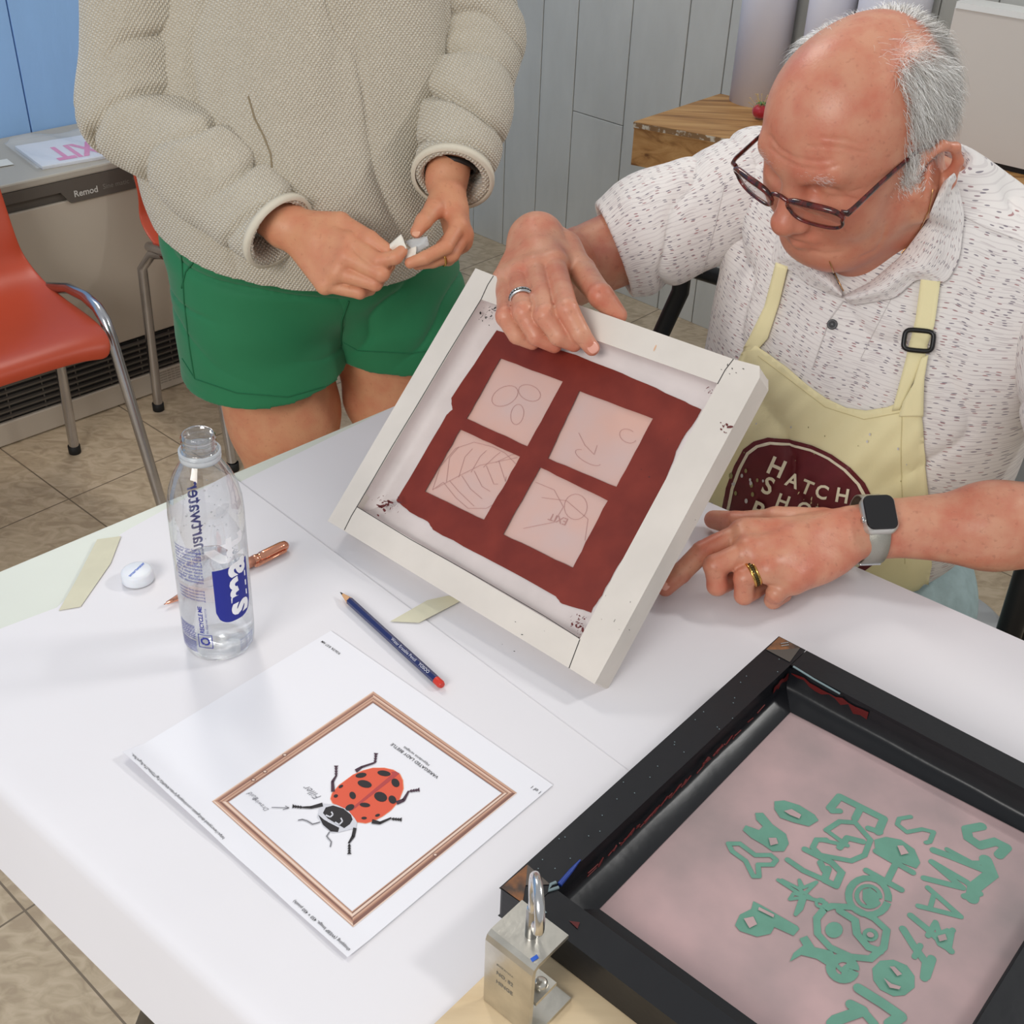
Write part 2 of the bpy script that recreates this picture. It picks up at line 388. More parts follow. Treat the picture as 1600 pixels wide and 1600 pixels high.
for j in range(ny+1):
    for i in range(nx+1):
        s, t = i/nx, j/ny; P = exb+edx*(-.015+s*(w_+.02))+edy*(-.012+t*(d_*1.25))
        h = .008+.014*math.sin(math.pi*s)*math.sin(math.pi*t)*t+.028*max(0, t-.55)*math.sin(5*s+1)**2+.006*math.sin(17*s+5*t)*math.sin(math.pi*t); pts.append(P+UP*(h if 0 < i < nx and 0 < j < ny else .004))
bg.add(pts, [(j*(nx+1)+i, j*(nx+1)+i+1, (j+1)*(nx+1)+i+1, (j+1)*(nx+1)+i) for j in range(ny) for i in range(nx)], 0, True)
bg.build('plastic_bag', m_bag, es)
lp = Z(2, 255, .597); tag(MB().box(lp-edx*.03, edx*.05, edy*.022, UP*.0005).build('paper_label', mat('off_white_label', (222, 222, 215), .6)), 'small white paper label lying flat on the heater left of the exit sign', 'label')

# ---------------------------------------------------------------- workbench with rolls, pincushion and box
m_oak = mat('worn_plywood', (186, 140, 88), .5)
N, L, b = nodes(m_oak)
tc = N.new('ShaderNodeTexCoord'); mp = N.new('ShaderNodeMapping'); mp.inputs['Rotation'].default_value = (0, 0, math.pi/2-_a); mp.inputs['Scale'].default_value = (2.2, 26, 26); L.new(tc.outputs['Object'], mp.inputs[0])
wv = N.new('ShaderNodeTexNoise'); wv.inputs['Scale'].default_value = 1.4; wv.inputs['Detail'].default_value = 6; wv.inputs['Distortion'].default_value = .9; L.new(mp.outputs[0], wv.inputs['Vector'])
cr = N.new('ShaderNodeValToRGB'); L.new(wv.outputs['Fac'], cr.inputs[0]); e = cr.color_ramp.elements
e[0].position = .3; e[0].color = lin((120, 78, 40)); e[1].position = .7; e[1].color = lin((206, 162, 106)); q = e.new(.48); q.color = lin((180, 132, 78)); L.new(cr.outputs[0], b.inputs['Base Color'])
bc = Z(990, 190, .6803); bbk = Z(1132, 142, .6803)
be = nrm(Z(1600, 300, .6803)-bc); bn = nrm(np.cross(UP, be))          # along the front, towards the wall
bench = thing('workbench', 'thick worn plywood workbench top against the grey plank wall behind the seated man', 'workbench', bc*V3(1, 1, 0)+be*.7+bn*.25)
bt = MB(); top = [bc, bc+be*1.15, bc+be*1.15+bn*.07, bbk+UP*0-bn*.03]
bt.prism([p-UP*.016 for p in top], UP*.016); bt.build('top', m_oak, bench, bevel=.003)
MB().prism([bc+UP*-.017+bn*.004, bc+be*1.15+UP*-.017+bn*.004, bc+be*1.15+bn*.03+UP*-.017, bc+bn*.03+UP*-.017], -UP*.085).build('apron', m_oak, bench, bevel=.003)
MB().prism([bc+UP*-.001-bn*.0012, bc+be*1.15+UP*-.001-bn*.0012, bc+be*1.15+UP*-.001+bn*.001, bc+UP*-.001+bn*.001], -UP*.012).build('chipped_edge', mat('chipped_paint', (205, 196, 178), .8, col2=(140, 108, 74), vscale=70, vlo=.4, vhi=.5, bump=.8, bscale=90), bench)
MB().box(bc+be*.5+bn*.15-UP*.36, be*.04, bn*.04, UP*.32).build('leg', m_oak, bench, bevel=.004)
MB().box(bc+be*1.05+bn*.04-UP*.36, be*.04, bn*.04, UP*.32).build('leg', m_oak, bench, bevel=.004)
bz = .6803
def roll(px, py, r, h, label):
    c = Z(px, py, bz); ov = c@A-(KB-.012-r)
    if ov > 0: d_ = ray(px, py)*V3(1, 1, 0); c = c-d_*ov/(d_@A)
    m = MB(); m.lathe([(r*.8, 0), (r, 0), (r, h), (r*.45, h), (r*.45, h-.1)], c, seg=48)
    for k in range(3): pass
    return tag(m.build('paper_roll', mat('white_roll_paper', (230, 230, 240), .55)), label, 'paper roll', 'paper rolls on the workbench')
roll(1181, 152, .0645, .62, 'tall white paper roll on the workbench, leftmost, left of the man’s head')
roll(1272, 176, .054, .60, 'white paper roll on the workbench, middle one, directly behind the man’s head')
roll(1360, 200, .078, .60, 'widest white paper roll on the workbench, next to the big box')
m_box = mat('cream_card', (212, 204, 196), .6, var=.02, vscale=2)
q0 = Z(1440, 236, bz); q1 = Z(1600, 274, bz); qd = nrm(q1-q0); qn = nrm(np.cross(UP, qd))
bx = thing('storage_box', 'big cream white box standing on the workbench at the right', 'box', q0+qd*.25+qn*.05)
zt = .30
MB().prism([q0+UP*.012, q0+qd*.36+UP*.012, q0+qd*.36+qn*.06+UP*.012, q0+qn*.06+UP*.012], UP*(zt-.012)).build('body', m_box, bx, bevel=.004)
MB().prism([q0+qd*.002-qn*.003+UP*zt, q0+qd*.362-qn*.003+UP*zt, q0+qd*.362+qn*.063+UP*zt, q0+qn*.063+UP*zt], UP*.012).build('lid', mat('white_lid', (235, 235, 232), .5), bx, bevel=.004)
MB().prism([q0+qn*.004-qd*.06, q0+qd*.36+qn*.004, q0+qd*.36+qn*.05, q0+qn*.05-qd*.06], UP*.012).build('base', mat('black_base', (20, 18, 20), .5), bx)
pc = Z(1187, 186, bz); pr = .021
pin = thing('pincushion', 'small red tomato pincushion with green top on the workbench', 'pincushion', pc)
P = []; F = []; nu, nv = 40, 16
for j in range(nv+1):
    th = math.pi*j/nv
    for i in range(nu):
        ph = 2*math.pi*i/nu; rr = pr*(1-.06*abs(math.cos(4*ph))**8*math.sin(th)); P.append(pc+V3(rr*math.sin(th)*math.cos(ph), rr*math.sin(th)*math.sin(ph), pr*.86*(1+math.cos(th)*(.93-.2*math.exp(-(th*3)**2)))))
F = [(j*nu+i, (j+1)*nu+i, (j+1)*nu+(i+1) % nu, j*nu+(i+1) % nu) for j in range(nv) for i in range(nu)]
MB().add(P, F, 0, True).build('cushion', mat('red_satin', (176, 24, 40), .4, sheen=.3), pin)
st = MB()
for k in range(6):
    an = k*math.pi/3; st.tube([pc+UP*pr*1.68, pc+UP*pr*1.8+V3(math.cos(an), math.sin(an), 0)*.007, pc+UP*pr*1.62+V3(math.cos(an), math.sin(an), 0)*.014], [.0022, .002, .0006], 6)
st.build('leaf_top', mat('green_felt', (96, 140, 88), .8), pin)
for k in range(14):
    an = random.uniform(0, 6.28); el = random.uniform(.5, 1.3); dd = V3(math.cos(an)*math.cos(el), math.sin(an)*math.cos(el), math.sin(el)); s0 = pc+UP*pr*.9+dd*pr*.85
    po = MB(); po.tube([s0, s0+dd*.022], .0004, 5); po.lathe([(.0001, -.0015), (.0014, 0), (.0001, .0015)], s0+dd*.022, dd, 8); po.build('pin', mat('yellow_pin', (225, 190, 110), .35) if k == 0 else bpy.data.materials['yellow_pin'], pin)

# ---------------------------------------------------------------- orange shell chairs
m_orange = mat('orange_plastic', (178, 70, 44), .38, var=.05, vscale=5, bump=.12, bscale=300, bdist=.0005)
m_chrome = mat('worn_chrome', (190, 190, 195), .2, metal=1, var=.08, vscale=14)
def shell_chair(name, label, a_right, u_front, group):
    """a_right: A coordinate of the side nearer the far wall; u_front: U coordinate of the front edge"""
    t = thing(name, label, 'chair', AU(a_right-.21, u_front-.2, 0), group)
    prof = [(0, .395), (.004, .418), (.03, .434), (.10, .436), (.20, .428), (.29, .43), (.345, .455), (.375, .50), (.395, .57), (.41, .66), (.42, .74), (.425, .79)]
    wid = [.185, .20, .208, .212, .212, .208, .20, .19, .19, .188, .18, .15]
    lift = [0, 0, .004, .012, .02, .032, .035, .03, .022, .012, .004, 0]
    P = []; n = 12
    for (bk_, z), w, lf in zip(prof, wid, lift):
        for i in range(n+1):
            s = -1+2*i/n; e_ = abs(s)**2.6
            P.append(AU(a_right-.21+s*w, u_front-bk_+(e_*.045 if z > .48 else e_*.006), z+lf*e_-(0.012*abs(s)**6 if bk_ < .33 else 0)))
    F = [(j*(n+1)+i, j*(n+1)+i+1, (j+1)*(n+1)+i+1, (j+1)*(n+1)+i) for j in range(len(prof)-1) for i in range(n)]
    MB().add(P, F, 0, True).build('shell', m_orange, t, solid=.006, sol_off=-1, sub=2)
    for s in (1, -1):
        a_ = a_right-.21+s*.222
        fr = MB(); fr.tube([AU(a_+s*.02, u_front+.02, .0), AU(a_, u_front-.045, .40), AU(a_, u_front-.06, .432), AU(a_, u_front-.085, .452), AU(a_, u_front-.13, .46), AU(a_, u_front-.2, .455), AU(a_-s*.02, u_front-.3, .43)], .0115, 14)
        fr.build('leg', m_chrome, t)
        fr = MB(); fr.tube([AU(a_-s*.02, u_front-.24, .43), AU(a_-s*.015, u_front-.285, .418), AU(a_, u_front-.31, .38), AU(a_+s*.0, u_front-.335, .0)], .0115, 14); fr.build('leg', m_chrome, t)
        for uf in (u_front+.02, u_front-.335):
            MB().lathe([(.013, 0), (.014, .002), (.014, .02), (.012, .021)], AU(a_+(s*.02 if uf > u_front else 0), uf, 0), seg=16).build('foot_cap', m_black, t)
    MB().tube([AU(a_right-.21-.2, u_front-.1, .405), AU(a_right-.21+.2, u_front-.1, .405)], .009, 10).build('crossbar', m_chrome, t)
    return t
shell_chair('shell_chair', 'orange plastic shell chair with chrome legs at the left edge, beside the heater', .957, -2.02, 'orange shell chairs')
shell_chair('shell_chair', 'orange plastic shell chair mostly hidden behind the woman in green shorts', 1.65, -2.07, 'orange shell chairs')

# ---------------------------------------------------------------- the table with its paper cover
C0 = Z(693, 602, .75); TU = nrm(Z(1600, 1001, .75)-C0); TE = nrm(Z(0, 893, .75)-C0)
def TP(s, t, z=.75): return C0*V3(1, 1, 0)+TU*s+TE*t+UP*z
TW = .733; TL = 1.83
m_tab = mat('pale_laminate', (214, 218, 208), .45, var=.03, vscale=5, bump=.05, bscale=200)
tb = thing('folding_table', 'long folding table covered with white paper at which the man sits', 'table', TP(TL/2, TW/2, 0))
MB().prism([TP(0, 0, .722), TP(TL, 0, .722), TP(TL, TW, .722), TP(0, TW, .722)], UP*.0275).build('tabletop', m_tab, tb, bevel=.005, bseg=3)
m_leg = mat('black_steel', (26, 26, 28), .4, metal=.3)
def table_leg(s, t, s2, t2): MB().tube([TP(s, t, .722), TP(s2, t2, 0)], .0135, 14).build('leg', m_leg, tb)
q = Z(243, 1585, .45); table_leg(.16, .06, .14, .05)
g_ = MB(); qa = Z(262, 1540, .60); qb = Z(218, 1640, .30); dd = nrm(qb-qa); s_top = qa+dd*((.722-qa[2])/dd[2]); s_bot = qa+dd*(-qa[2]/dd[2])
g_.tube([s_top, s_bot], .0135, 14); g_.build('leg', m_leg, tb)
table_leg(TL-.16, .06, TL-.14, .05); table_leg(TL-.16, TW-.08, TL-.14, TW-.07)
MB().tube([TP(.16, .06, .70), TP(.16, TW-.08, .70)], .011, 10).build('leg_brace', m_leg, tb)

m_paper = mat('white_butcher_paper', (224, 222, 226), .6, var=.012, vscale=6, bump=.06, bscale=9, bdist=.01)
def inv_table(p):
    M = np.array([TU[:2], TE[:2]]).T; return np.linalg.solve(M, (np.asarray(p)-C0)[:2])
def paper_sheet(name, label, s0, s1, ta, tb, z, hang=0, seed=0):
    """a sheet between rows ta(s) and tb; s0(t) is its left border; with hang it is folded down over the near edge"""
    n = 90; P = []; R_ = .012; m = 34+(8 if hang else 0)
    for i in range(n+1):
        v = i/n
        for j in range(34):
            x = j/33; sg = s0(tb)+(s1-s0(tb))*v; t = ta(sg)+(tb-ta(sg))*x; s = s0(t)+(s1-s0(t))*v; wob = .0005*(1+math.sin(9*s+seed)*math.sin(13*t+2*seed)); P.append(TP(s, t, z+wob))
        if hang:
            ed = TP(s, tb, 0)
            for an in (20, 40, 60, 80): a_ = math.radians(an); P.append(ed+TE*R_*math.sin(a_)+UP*(z-R_*(1-math.cos(a_))))
            hg = hang*(1+.10*math.sin(2.2*s+seed))
            for k in (1, 2, 3, 4): P.append(ed+TE*(R_+.003*k*(1+.5*math.sin(3*s)))+UP*(z-R_-hg*k/4))
    F = [(i*m+j, (i+1)*m+j, (i+1)*m+j+1, i*m+j+1) for i in range(n) for j in range(m-1)]
    return tag(MB().add(P, F, 0, True).build(name, m_paper), label, 'paper')
paper_sheet('paper_cover', 'white paper sheet along the far side of the table, under the tilted screen', lambda t: float(np.interp(t, [.0, .086, .313, .5], [.001, .002, .020, .034])), TL-.02, lambda s: .0015, .43, .7505)
paper_sheet('paper_cover', 'white paper sheet draped over the near edge of the table, under bottle and page', lambda t: float(np.interp(t, [.31, .468, .578, .633, .74], [-.001, .023, .092, .086, .09])), TL-.02, lambda s: .310+.125*max(0, s), TW-.004, .7517, .068, 4)
m_tape = mat('masking_tape', (206, 202, 178), .6, var=.04, vscale=30); 
def tape(px, z, label):
    P = [Z(x, y, z) for x, y in px]; return tag(MB().prism(P, UP*.0003).build('masking_tape', m_tape), label, 'tape', 'strips of masking tape')
tape([(152, 843), (189, 838), (173, 880), (126, 948), (92, 954), (120, 905)], .7528, 'pale masking tape strip beside the bottle cap at the table corner')
tape([(610, 971), (668, 938), (700, 931), (722, 938), (655, 973)], .7536, 'pale masking tape strip on the paper below the tilted screen')
# ---------------------------------------------------------------- the printed page with the beetle
ZP = .7532
PB, PLf, PT, PR = Z(543, 1498, ZP), Z(193, 1182, ZP), Z(517, 986, ZP), Z(864, 1227, ZP)
def pg(s, t):                         # s from the lower corner towards the left one, t towards the far side
    return (PB*(1-s)+PLf*s)*(1-t)+(PR*(1-s)+PT*s)*t
ipx = nrm(PLf-PB); ipy = nrm(PLf-PT)    # reading direction and letter-up direction on the page
def curl(p):
    d = (p-PLf)@(-ipy); s = np.clip((p-PB)@ipx/.2794, 0, 1)
    return max(0, .02-d)/.02*(.0012+.0045*max(0, s-.45)**1.0*1.8)+.0003*math.sin(23*s)*max(0, 1-d/.06)
def on_page(p, h=.0): p = np.asarray(p, float); return V3(p[0], p[1], ZP+.0004+max(0, curl(p))+h)
m_print = mat('printer_paper', (230, 230, 236), .55)
inks = {}
def ink(name, col): 
    if name not in inks: inks[name] = mat(name, col, .6)
    return inks[name]
pm = MB(); page_mats = [m_print, ink('black_ink', (30, 30, 34)), ink('brown_print', (128, 92, 82)), ink('brown_light_print', (196, 158, 136)), ink('brown_mid_print', (164, 120, 102)), ink('brown_pale_print', (224, 200, 184)),
             ink('beetle_red_print', (216, 88, 62)), ink('beetle_deep_red_print', (176, 66, 66)), ink('beetle_black_print', (34, 31, 35)), ink('grey_print', (205, 206, 214)), ink('pencil_grey', (120, 120, 126)), ink('orange_edge_print', (238, 150, 110)), ink('purple_leg_print', (66, 42, 58))]
n1_, n2_ = 40, 32; P = [on_page(pg(i/n1_, j/n2_)) for i in range(n1_+1) for j in range(n2_+1)]
pm.add(P, [(i*(n2_+1)+j, (i+1)*(n2_+1)+j, (i+1)*(n2_+1)+j+1, i*(n2_+1)+j+1) for i in range(n1_) for j in range(n2_)], 0, True)
pm.add([p-UP*.0003 for p in P], [(i*(n2_+1)+j, i*(n2_+1)+j+1, (i+1)*(n2_+1)+j+1, (i+1)*(n2_+1)+j) for i in range(n1_) for j in range(n2_)], 0, True)
def px_page(x, y, h): q = Z(x, y, ZP+.0006); return on_page(q, h)
def poly_px(pts, mi, h): pm.add([px_page(x, y, h) for x, y in pts], [tuple(range(len(pts)))[::-1]], mi)
def cr_(x, y): return 180+x/2.2857, 1060+y/2.2857
# the printed picture frame: nested mouldings
oq = [(583, 1081), (331, 1253), (552, 1450), (808, 1240)]; iq = [(583, 1099), (357, 1254), (550, 1425), (784, 1240)]
OQ = [Z(x, y, ZP) for x, y in oq]; IQ = [Z(x, y, ZP) for x, y in iq]
bands = [0, .09, .2, .34, .44, .58, .66, .84, .93, 1]
cols = [[5, 3, 4, 2, 3, 4, 3, 2, 4], [3, 5, 3, 4, 2, 3, 5, 3, 4], [5, 2, 2, 4, 3, 2, 5, 2, 3], [3, 3, 4, 5, 3, 2, 3, 4, 2]]
for sd in range(4):
    a0, a1, b0, b1 = OQ[sd], OQ[(sd+1) % 4], IQ[sd], IQ[(sd+1) % 4]
    for k in range(9):
        t0_, t1_ = bands[k], bands[k+1]
        for i in range(12):
            u0, u1 = i/12, (i+1)/12
            def q(u, t): return on_page((a0*(1-t)+b0*t)*(1-u)+(a1*(1-t)+b1*t)*u, .0003)
            pm.add([q(u0, t0_), q(u1, t0_), q(u1, t1_), q(u0, t1_)], [(0, 1, 2, 3)], cols[[3, 1, 2, 0][sd] if False else [2, 1, 3, 0][sd] if False else sd][k])
for x, y in ((414, 1206), (396, 1219), (445, 1180), (680, 1336)):
    poly_px([(x+4*math.cos(a), y+2.6*math.sin(a)) for a in np.linspace(0, 5.6, 8)], 2, .0005); poly_px([(x+2.4*math.cos(a), y+1.5*math.sin(a)) for a in np.linspace(0, 5.6, 8)], 5, .0006)
# the beetle
ely = [(770, 430), (776, 410), (800, 382), (850, 345), (885, 330), (920, 321), (960, 321), (992, 328), (1016, 344), (1026, 365), (1028, 395), (1012, 438), (985, 470), (955, 492), (925, 508), (895, 517), (862, 512), (848, 495), (835, 475), (800, 455), (778, 446)]
cx, cy = 895, 425
poly_px([cr_(x+(x-cx)*.02, y+(y-cy)*.02) for x, y in ely], 11, .0003)
poly_px([cr_(x, y) for x, y in ely], 6, .0004)
poly_px([cr_(*p) for p in ((840, 474), (850, 470), (1010, 345), (1016, 340), (1000, 332), (985, 335), (990, 342), (842, 466))], 7, .0005)
for x, y, a, b_, r in ((878, 347, 20, 9, -.15), (960, 340, 24, 10, .15), (891, 378, 26, 13, .25), (1001, 374, 17, 13, .9), (948, 424, 24, 17, .35), (990, 434, 16, 13, .9), (848, 419, 11, 14, -.5), (892, 453, 19, 8, .1), (838, 462, 17, 11, -.4), (806, 387, 9, 5, -.5), (788, 421, 8, 6, -.3), (889, 500, 10, 5, 0), (937, 490, 9, 5, -.3)):
    poly_px([cr_(x+a*math.cos(t)*math.cos(r)-b_*math.sin(t)*math.sin(r), y+a*math.cos(t)*math.sin(r)+b_*math.sin(t)*math.cos(r)) for t in np.linspace(0, 5.9, 14)], 8, .0006)
poly_px([cr_(*p) for p in ((745, 448), (790, 452), (830, 470), (855, 500), (864, 515), (860, 535), (835, 541), (800, 550), (775, 552), (745, 530), (722, 495), (728, 465))], 9, .0005)
poly_px([cr_(*p) for p in ((752, 462), (778, 455), (815, 466), (842, 488), (848, 505), (838, 522), (818, 536), (790, 520), (760, 502), (742, 482))], 8, .0006)
poly_px([cr_(*p) for p in ((725, 488), (745, 505), (775, 522), (800, 535), (796, 550), (770, 548), (742, 524))], 8, .0006)
for st_ in ([(752, 490), (768, 497), (778, 488), (772, 478)], [(785, 515), (800, 524), (812, 512), (806, 500)], [(760, 512), (800, 532)]):
    for (x0_, y0_), (x1_, y1_) in zip(st_[:-1], st_[1:]):
        n_ = nrm(V3(y1_-y0_, x0_-x1_, 0))*2.6; poly_px([cr_(x0_+n_[0], y0_+n_[1]), cr_(x0_-n_[0], y0_-n_[1]), cr_(x1_-n_[0], y1_-n_[1]), cr_(x1_+n_[0], y1_+n_[1])], 9, .0008)
def strk(pts, w, mi, h=.0007):
    for i in range(len(pts)-1):
        (x0_, y0_), (x1_, y1_) = pts[i], pts[i+1]; w0 = w[i] if hasattr(w, '__len__') else w; w1 = w[i+1] if hasattr(w, '__len__') else w
        d = nrm(V3(x1_-x0_, y1_-y0_, 0)); n_ = V3(d[1], -d[0], 0)
        poly_px([cr_(x0_+n_[0]*w0-d[0], y0_+n_[1]*w0-d[1]), cr_(x0_-n_[0]*w0-d[0], y0_-n_[1]*w0-d[1]), cr_(x1_-n_[0]*w1+d[0], y1_-n_[1]*w1+d[1]), cr_(x1_+n_[0]*w1+d[0], y1_+n_[1]*w1+d[1])], mi, h)
def tarsus(p, d, mi):
    p = V3(*p, 0); d = nrm(V3(*d, 0))
    for k in range(4): a_ = p+d*k*9; strk([tuple(a_[:2]), tuple((a_+d*7)[:2])], [2, 6 if k < 3 else 8], mi)
strk([(740, 452), (700, 462), (670, 462)], [7, 5, 3], 8); tarsus((668, 462), (-1, -.12), 8)
strk([(778, 405), (776, 370), (790, 348)], [7, 5, 3], 12); tarsus((789, 348), (0, -1), 12)
strk([(860, 332), (880, 318), (925, 303)], [7, 4, 3], 12); tarsus((928, 303), (.1, -1), 12)
strk([(1006, 446), (1030, 436), (1048, 404)], [7, 6, 3], 12); tarsus((1052, 404), (1, -.15), 12)
strk([(918, 512), (945, 518), (985, 500)], [8, 5, 3], 8); tarsus((988, 503), (1, .08), 8)
strk([(856, 536), (850, 565), (834, 590)], [6, 6, 3], 8); tarsus((836, 594), (0, 1), 8)
strk([(730, 515), (705, 522), (685, 510), (668, 505), (654, 508)], 2, 10); strk([(765, 550), (755, 565), (772, 585), (768, 603)], 2, 10)
strk([(560, 462), (620, 464)], 1.2, 10); strk([(608, 457), (620, 464), (600, 470)], 1.2, 10)
ex_, ey_ = ipx, ipy
def ptext(txt, px, mi, size=None, fit=None, bold=0, sq=1.0, slant=0, align='l'):
    m2 = MB(); put_text(m2, txt, Z(px[0], px[1], ZP), ex_+ey_*0, ey_+ex_*slant, size or .01, 0, bold, align=align, fit=fit, squeeze=sq)
    pm.add([on_page(p, .0005) for p in m2.v], m2.f, mi)
dist = lambda p, q: float(np.linalg.norm(Z(*p, ZP)-Z(*q, ZP)))
ptext('shopping (WEBP Image, 450 \u00d7 450 pixels)', (548, 1486), 1, fit=dist((548, 1486), (461, 1408)), bold=.004)
ptext('https://encrypted-tbn0.gstatic.com/shopping?q=tbn:ANd9GcTzg772Ww3Tw7kugrt7Ism...', (352, 1312), 1, fit=dist((352, 1312), (210, 1182)), bold=.004)
ptext('1 of 1', (847, 1239), 1, fit=dist((847, 1239), (833, 1229)), bold=.004)
ptext('9/26/24, 8:57 AM', (533, 1022), 1, fit=dist((533, 1022), (503, 1003)), bold=.004)
ptext('VARIEGATED LADY BEETLE', (686, 1215), 1, fit=dist((684, 1217), (610, 1165)), bold=.006, sq=1.1)
ptext('Hippodamia variegata', (672, 1196), 1, fit=dist((672, 1196), (631, 1168)), bold=0)
ptext('Filler', (503, 1246), 10, fit=dist((503, 1240), (470, 1236)), bold=-.008, slant=.35)
ptext('Drawing', (421, 1266), 10, fit=dist((421, 1262), (391, 1251)), bold=-.008, slant=.35)
ptext('fluid', (405, 1249), 10, fit=dist((405, 1249), (388, 1243)), bold=-.008, slant=.35)
tag(pm.build('printed_page', page_mats), 'printed sheet showing a red spotted ladybug inside a brown picture frame border', 'paper')

# ---------------------------------------------------------------- coloured pencil, pen, cap
pa, pb_ = Z(532, 928, ZP+.002), Z(691, 1071, ZP+.004)
pa[2] = ZP+.0040; pb_[2] = ZP+.0040
pd = nrm(pb_-pa); pl_ = float(np.linalg.norm(pb_-pa)); ps = np.cross(UP, pd)
m_navy = mat('navy_lacquer', (16, 32, 88), .3, coat=.4)
pen = thing('pencil', 'dark blue hexagonal pencil with red end lying on the white paper', 'pencil', pa)
def hexring(c, r, n=6): return [c+r*(math.cos(a)*ps+math.sin(a)*UP) for a in [math.pi*2*k/n+math.pi/6 for k in range(n)]]
def hexbar(mb, secs, n=6, mi=0):
    R_ = [hexring(pa+pd*x, r, n) for x, r in secs]
    mb.add([p for q in R_ for p in q], [(i*n+j, i*n+(j+1) % n, (i+1)*n+(j+1) % n, (i+1)*n+j) for i in range(len(secs)-1) for j in range(n)], mi, n > 6)
    mb.add(R_[0], [tuple(range(n))[::-1]], mi); mb.add(R_[-1], [tuple(range(n))], mi)
m_ = MB(); hexbar(m_, [(.016, .0038), (pl_-.009, .0038)]); m_.build('barrel', m_navy, pen, bevel=.0003)
m_ = MB(); hexbar(m_, [(pl_-.009, .0037), (pl_-.002, .0037), (pl_, .0028)], 12); m_.build('red_end', mat('red_lacquer', (200, 52, 40), .35), pen)
m_ = MB(); hexbar(m_, [(.0045, .0013), (.0165, .0037)], 12); m_.build('sharpened_wood', mat('cedar', (206, 160, 116), .7), pen)
m_ = MB(); hexbar(m_, [(0, .0003), (.0048, .0013)], 12); m_.build('lead', m_black, pen)
m_ = MB(); fy = -ps*math.cos(math.radians(30))*-1; nface = UP*math.sin(math.radians(60))-ps*math.cos(math.radians(60)); tdir = nrm(np.cross(nface, pd))
if tdir@UP < 0: tdir = -tdir
base = pa+nface*.0038*math.cos(math.pi/6)+nface*.0001-tdir*.0011
put_text(m_, 'Water Erasable Pencil', base+pd*pl_*.54, pd, tdir, .0034, 0, fit=pl_*.23); put_text(m_, 'YOSOO', base+pd*pl_*.80, pd, tdir, .0036, 0, fit=pl_*.09, bold=.01)
m_.build('printed_name', mat('silver_print', (205, 205, 212), .4), pen)

m_rose = mat('rose_gold_metal', (226, 160, 132), .18, metal=1); m_roseM = mat('rose_gold_matte', (196, 140, 118), .5, metal=.6)
qa, qb = Z(257, 949, ZP), Z(449, 850, ZP+.006); qa[2] = ZP+.0035; qb[2] = ZP+.0058; qd_ = nrm(qb-qa); ql = float(np.linalg.norm(qb-qa))
pn = thing('ballpoint_pen', 'shiny rose gold ballpoint pen lying behind the water bottle', 'pen', qa)
MB().lathe([(.0004, 0), (.0008, .003), (.0016, .0032), (.0024, .010), (.0046, .024), (.0048, .026)], qa, qd_, 24).build('tip', m_rose, pn)
MB().lathe([(.0047, .026), (.0053, .05), (.0055, .09), (.0052, ql*.71), (.0050, ql*.71)], qa, qd_, 24).build('barrel', m_roseM, pn)
MB().lathe([(.0051, ql*.71), (.0055, ql*.715), (.0055, ql*.74), (.0049, ql*.745), (.0049, ql*.77), (.0055, ql*.775), (.0057, ql*.80), (.0057, ql*.95), (.0048, ql*.985), (.003, ql), (.0001, ql)], qa, qd_, 24).build('cap', m_rose, pn)
sd_ = nrm(np.cross(qd_, UP)); MB().tube([qa+qd_*ql*.97-UP*.001+sd_*.004, qa+qd_*ql*.95+sd_*.0075-UP*.001, qa+qd_*ql*.70+sd_*.0078-UP*.0012, qa+qd_*ql*.69+sd_*.0066-UP*.001], .0013, 8).build('clip', m_rose, pn)

m_cap = mat('white_cap_plastic', (226, 228, 234), .4, sss=.1); cc = Z(216, 905, ZP)
cp = thing('bottle_cap', 'white plastic screw cap with a blue printed line, left of the bottle', 'bottle cap', cc)
P = []; nseg = 96; prof = [(.0001, .0118), (.012, .0118), (.0142, .0108), (.0150, .009), (.0152, .001), (.0150, 0), (.0135, 0), (.0133, .009), (.0001, .0095)]
for r, h in prof:
    for j in range(nseg): rr = r+(.00035 if (j % 2 and .0145 < r and .0005 < h < .0095) else 0); P.append(cc+V3(rr*math.cos(2*math.pi*j/nseg), rr*math.sin(2*math.pi*j/nseg), h))
F = [(i*nseg+j, i*nseg+(j+1) % nseg, (i+1)*nseg+(j+1) % nseg, (i+1)*nseg+j) for i in range(len(prof)-1) for j in range(nseg)]
MB().add(P, F, 0, True).build('cap_body', m_cap, cp)
m_blueink = ink('blue_label_ink', (30, 40, 140)); m_ = MB()
e1_ = nrm(Z(230, 885, ZP)-Z(204, 909, ZP)); e2_ = np.cross(UP, e1_)
put_text(m_, 'smartwater', cc+UP*.01195-e1_*.012-e2_*.0016, e1_, e2_, .006, 0, .02, fit=.024); m_.build('printed_name', ink('bright_blue_ink', (50, 100, 200)), cp)

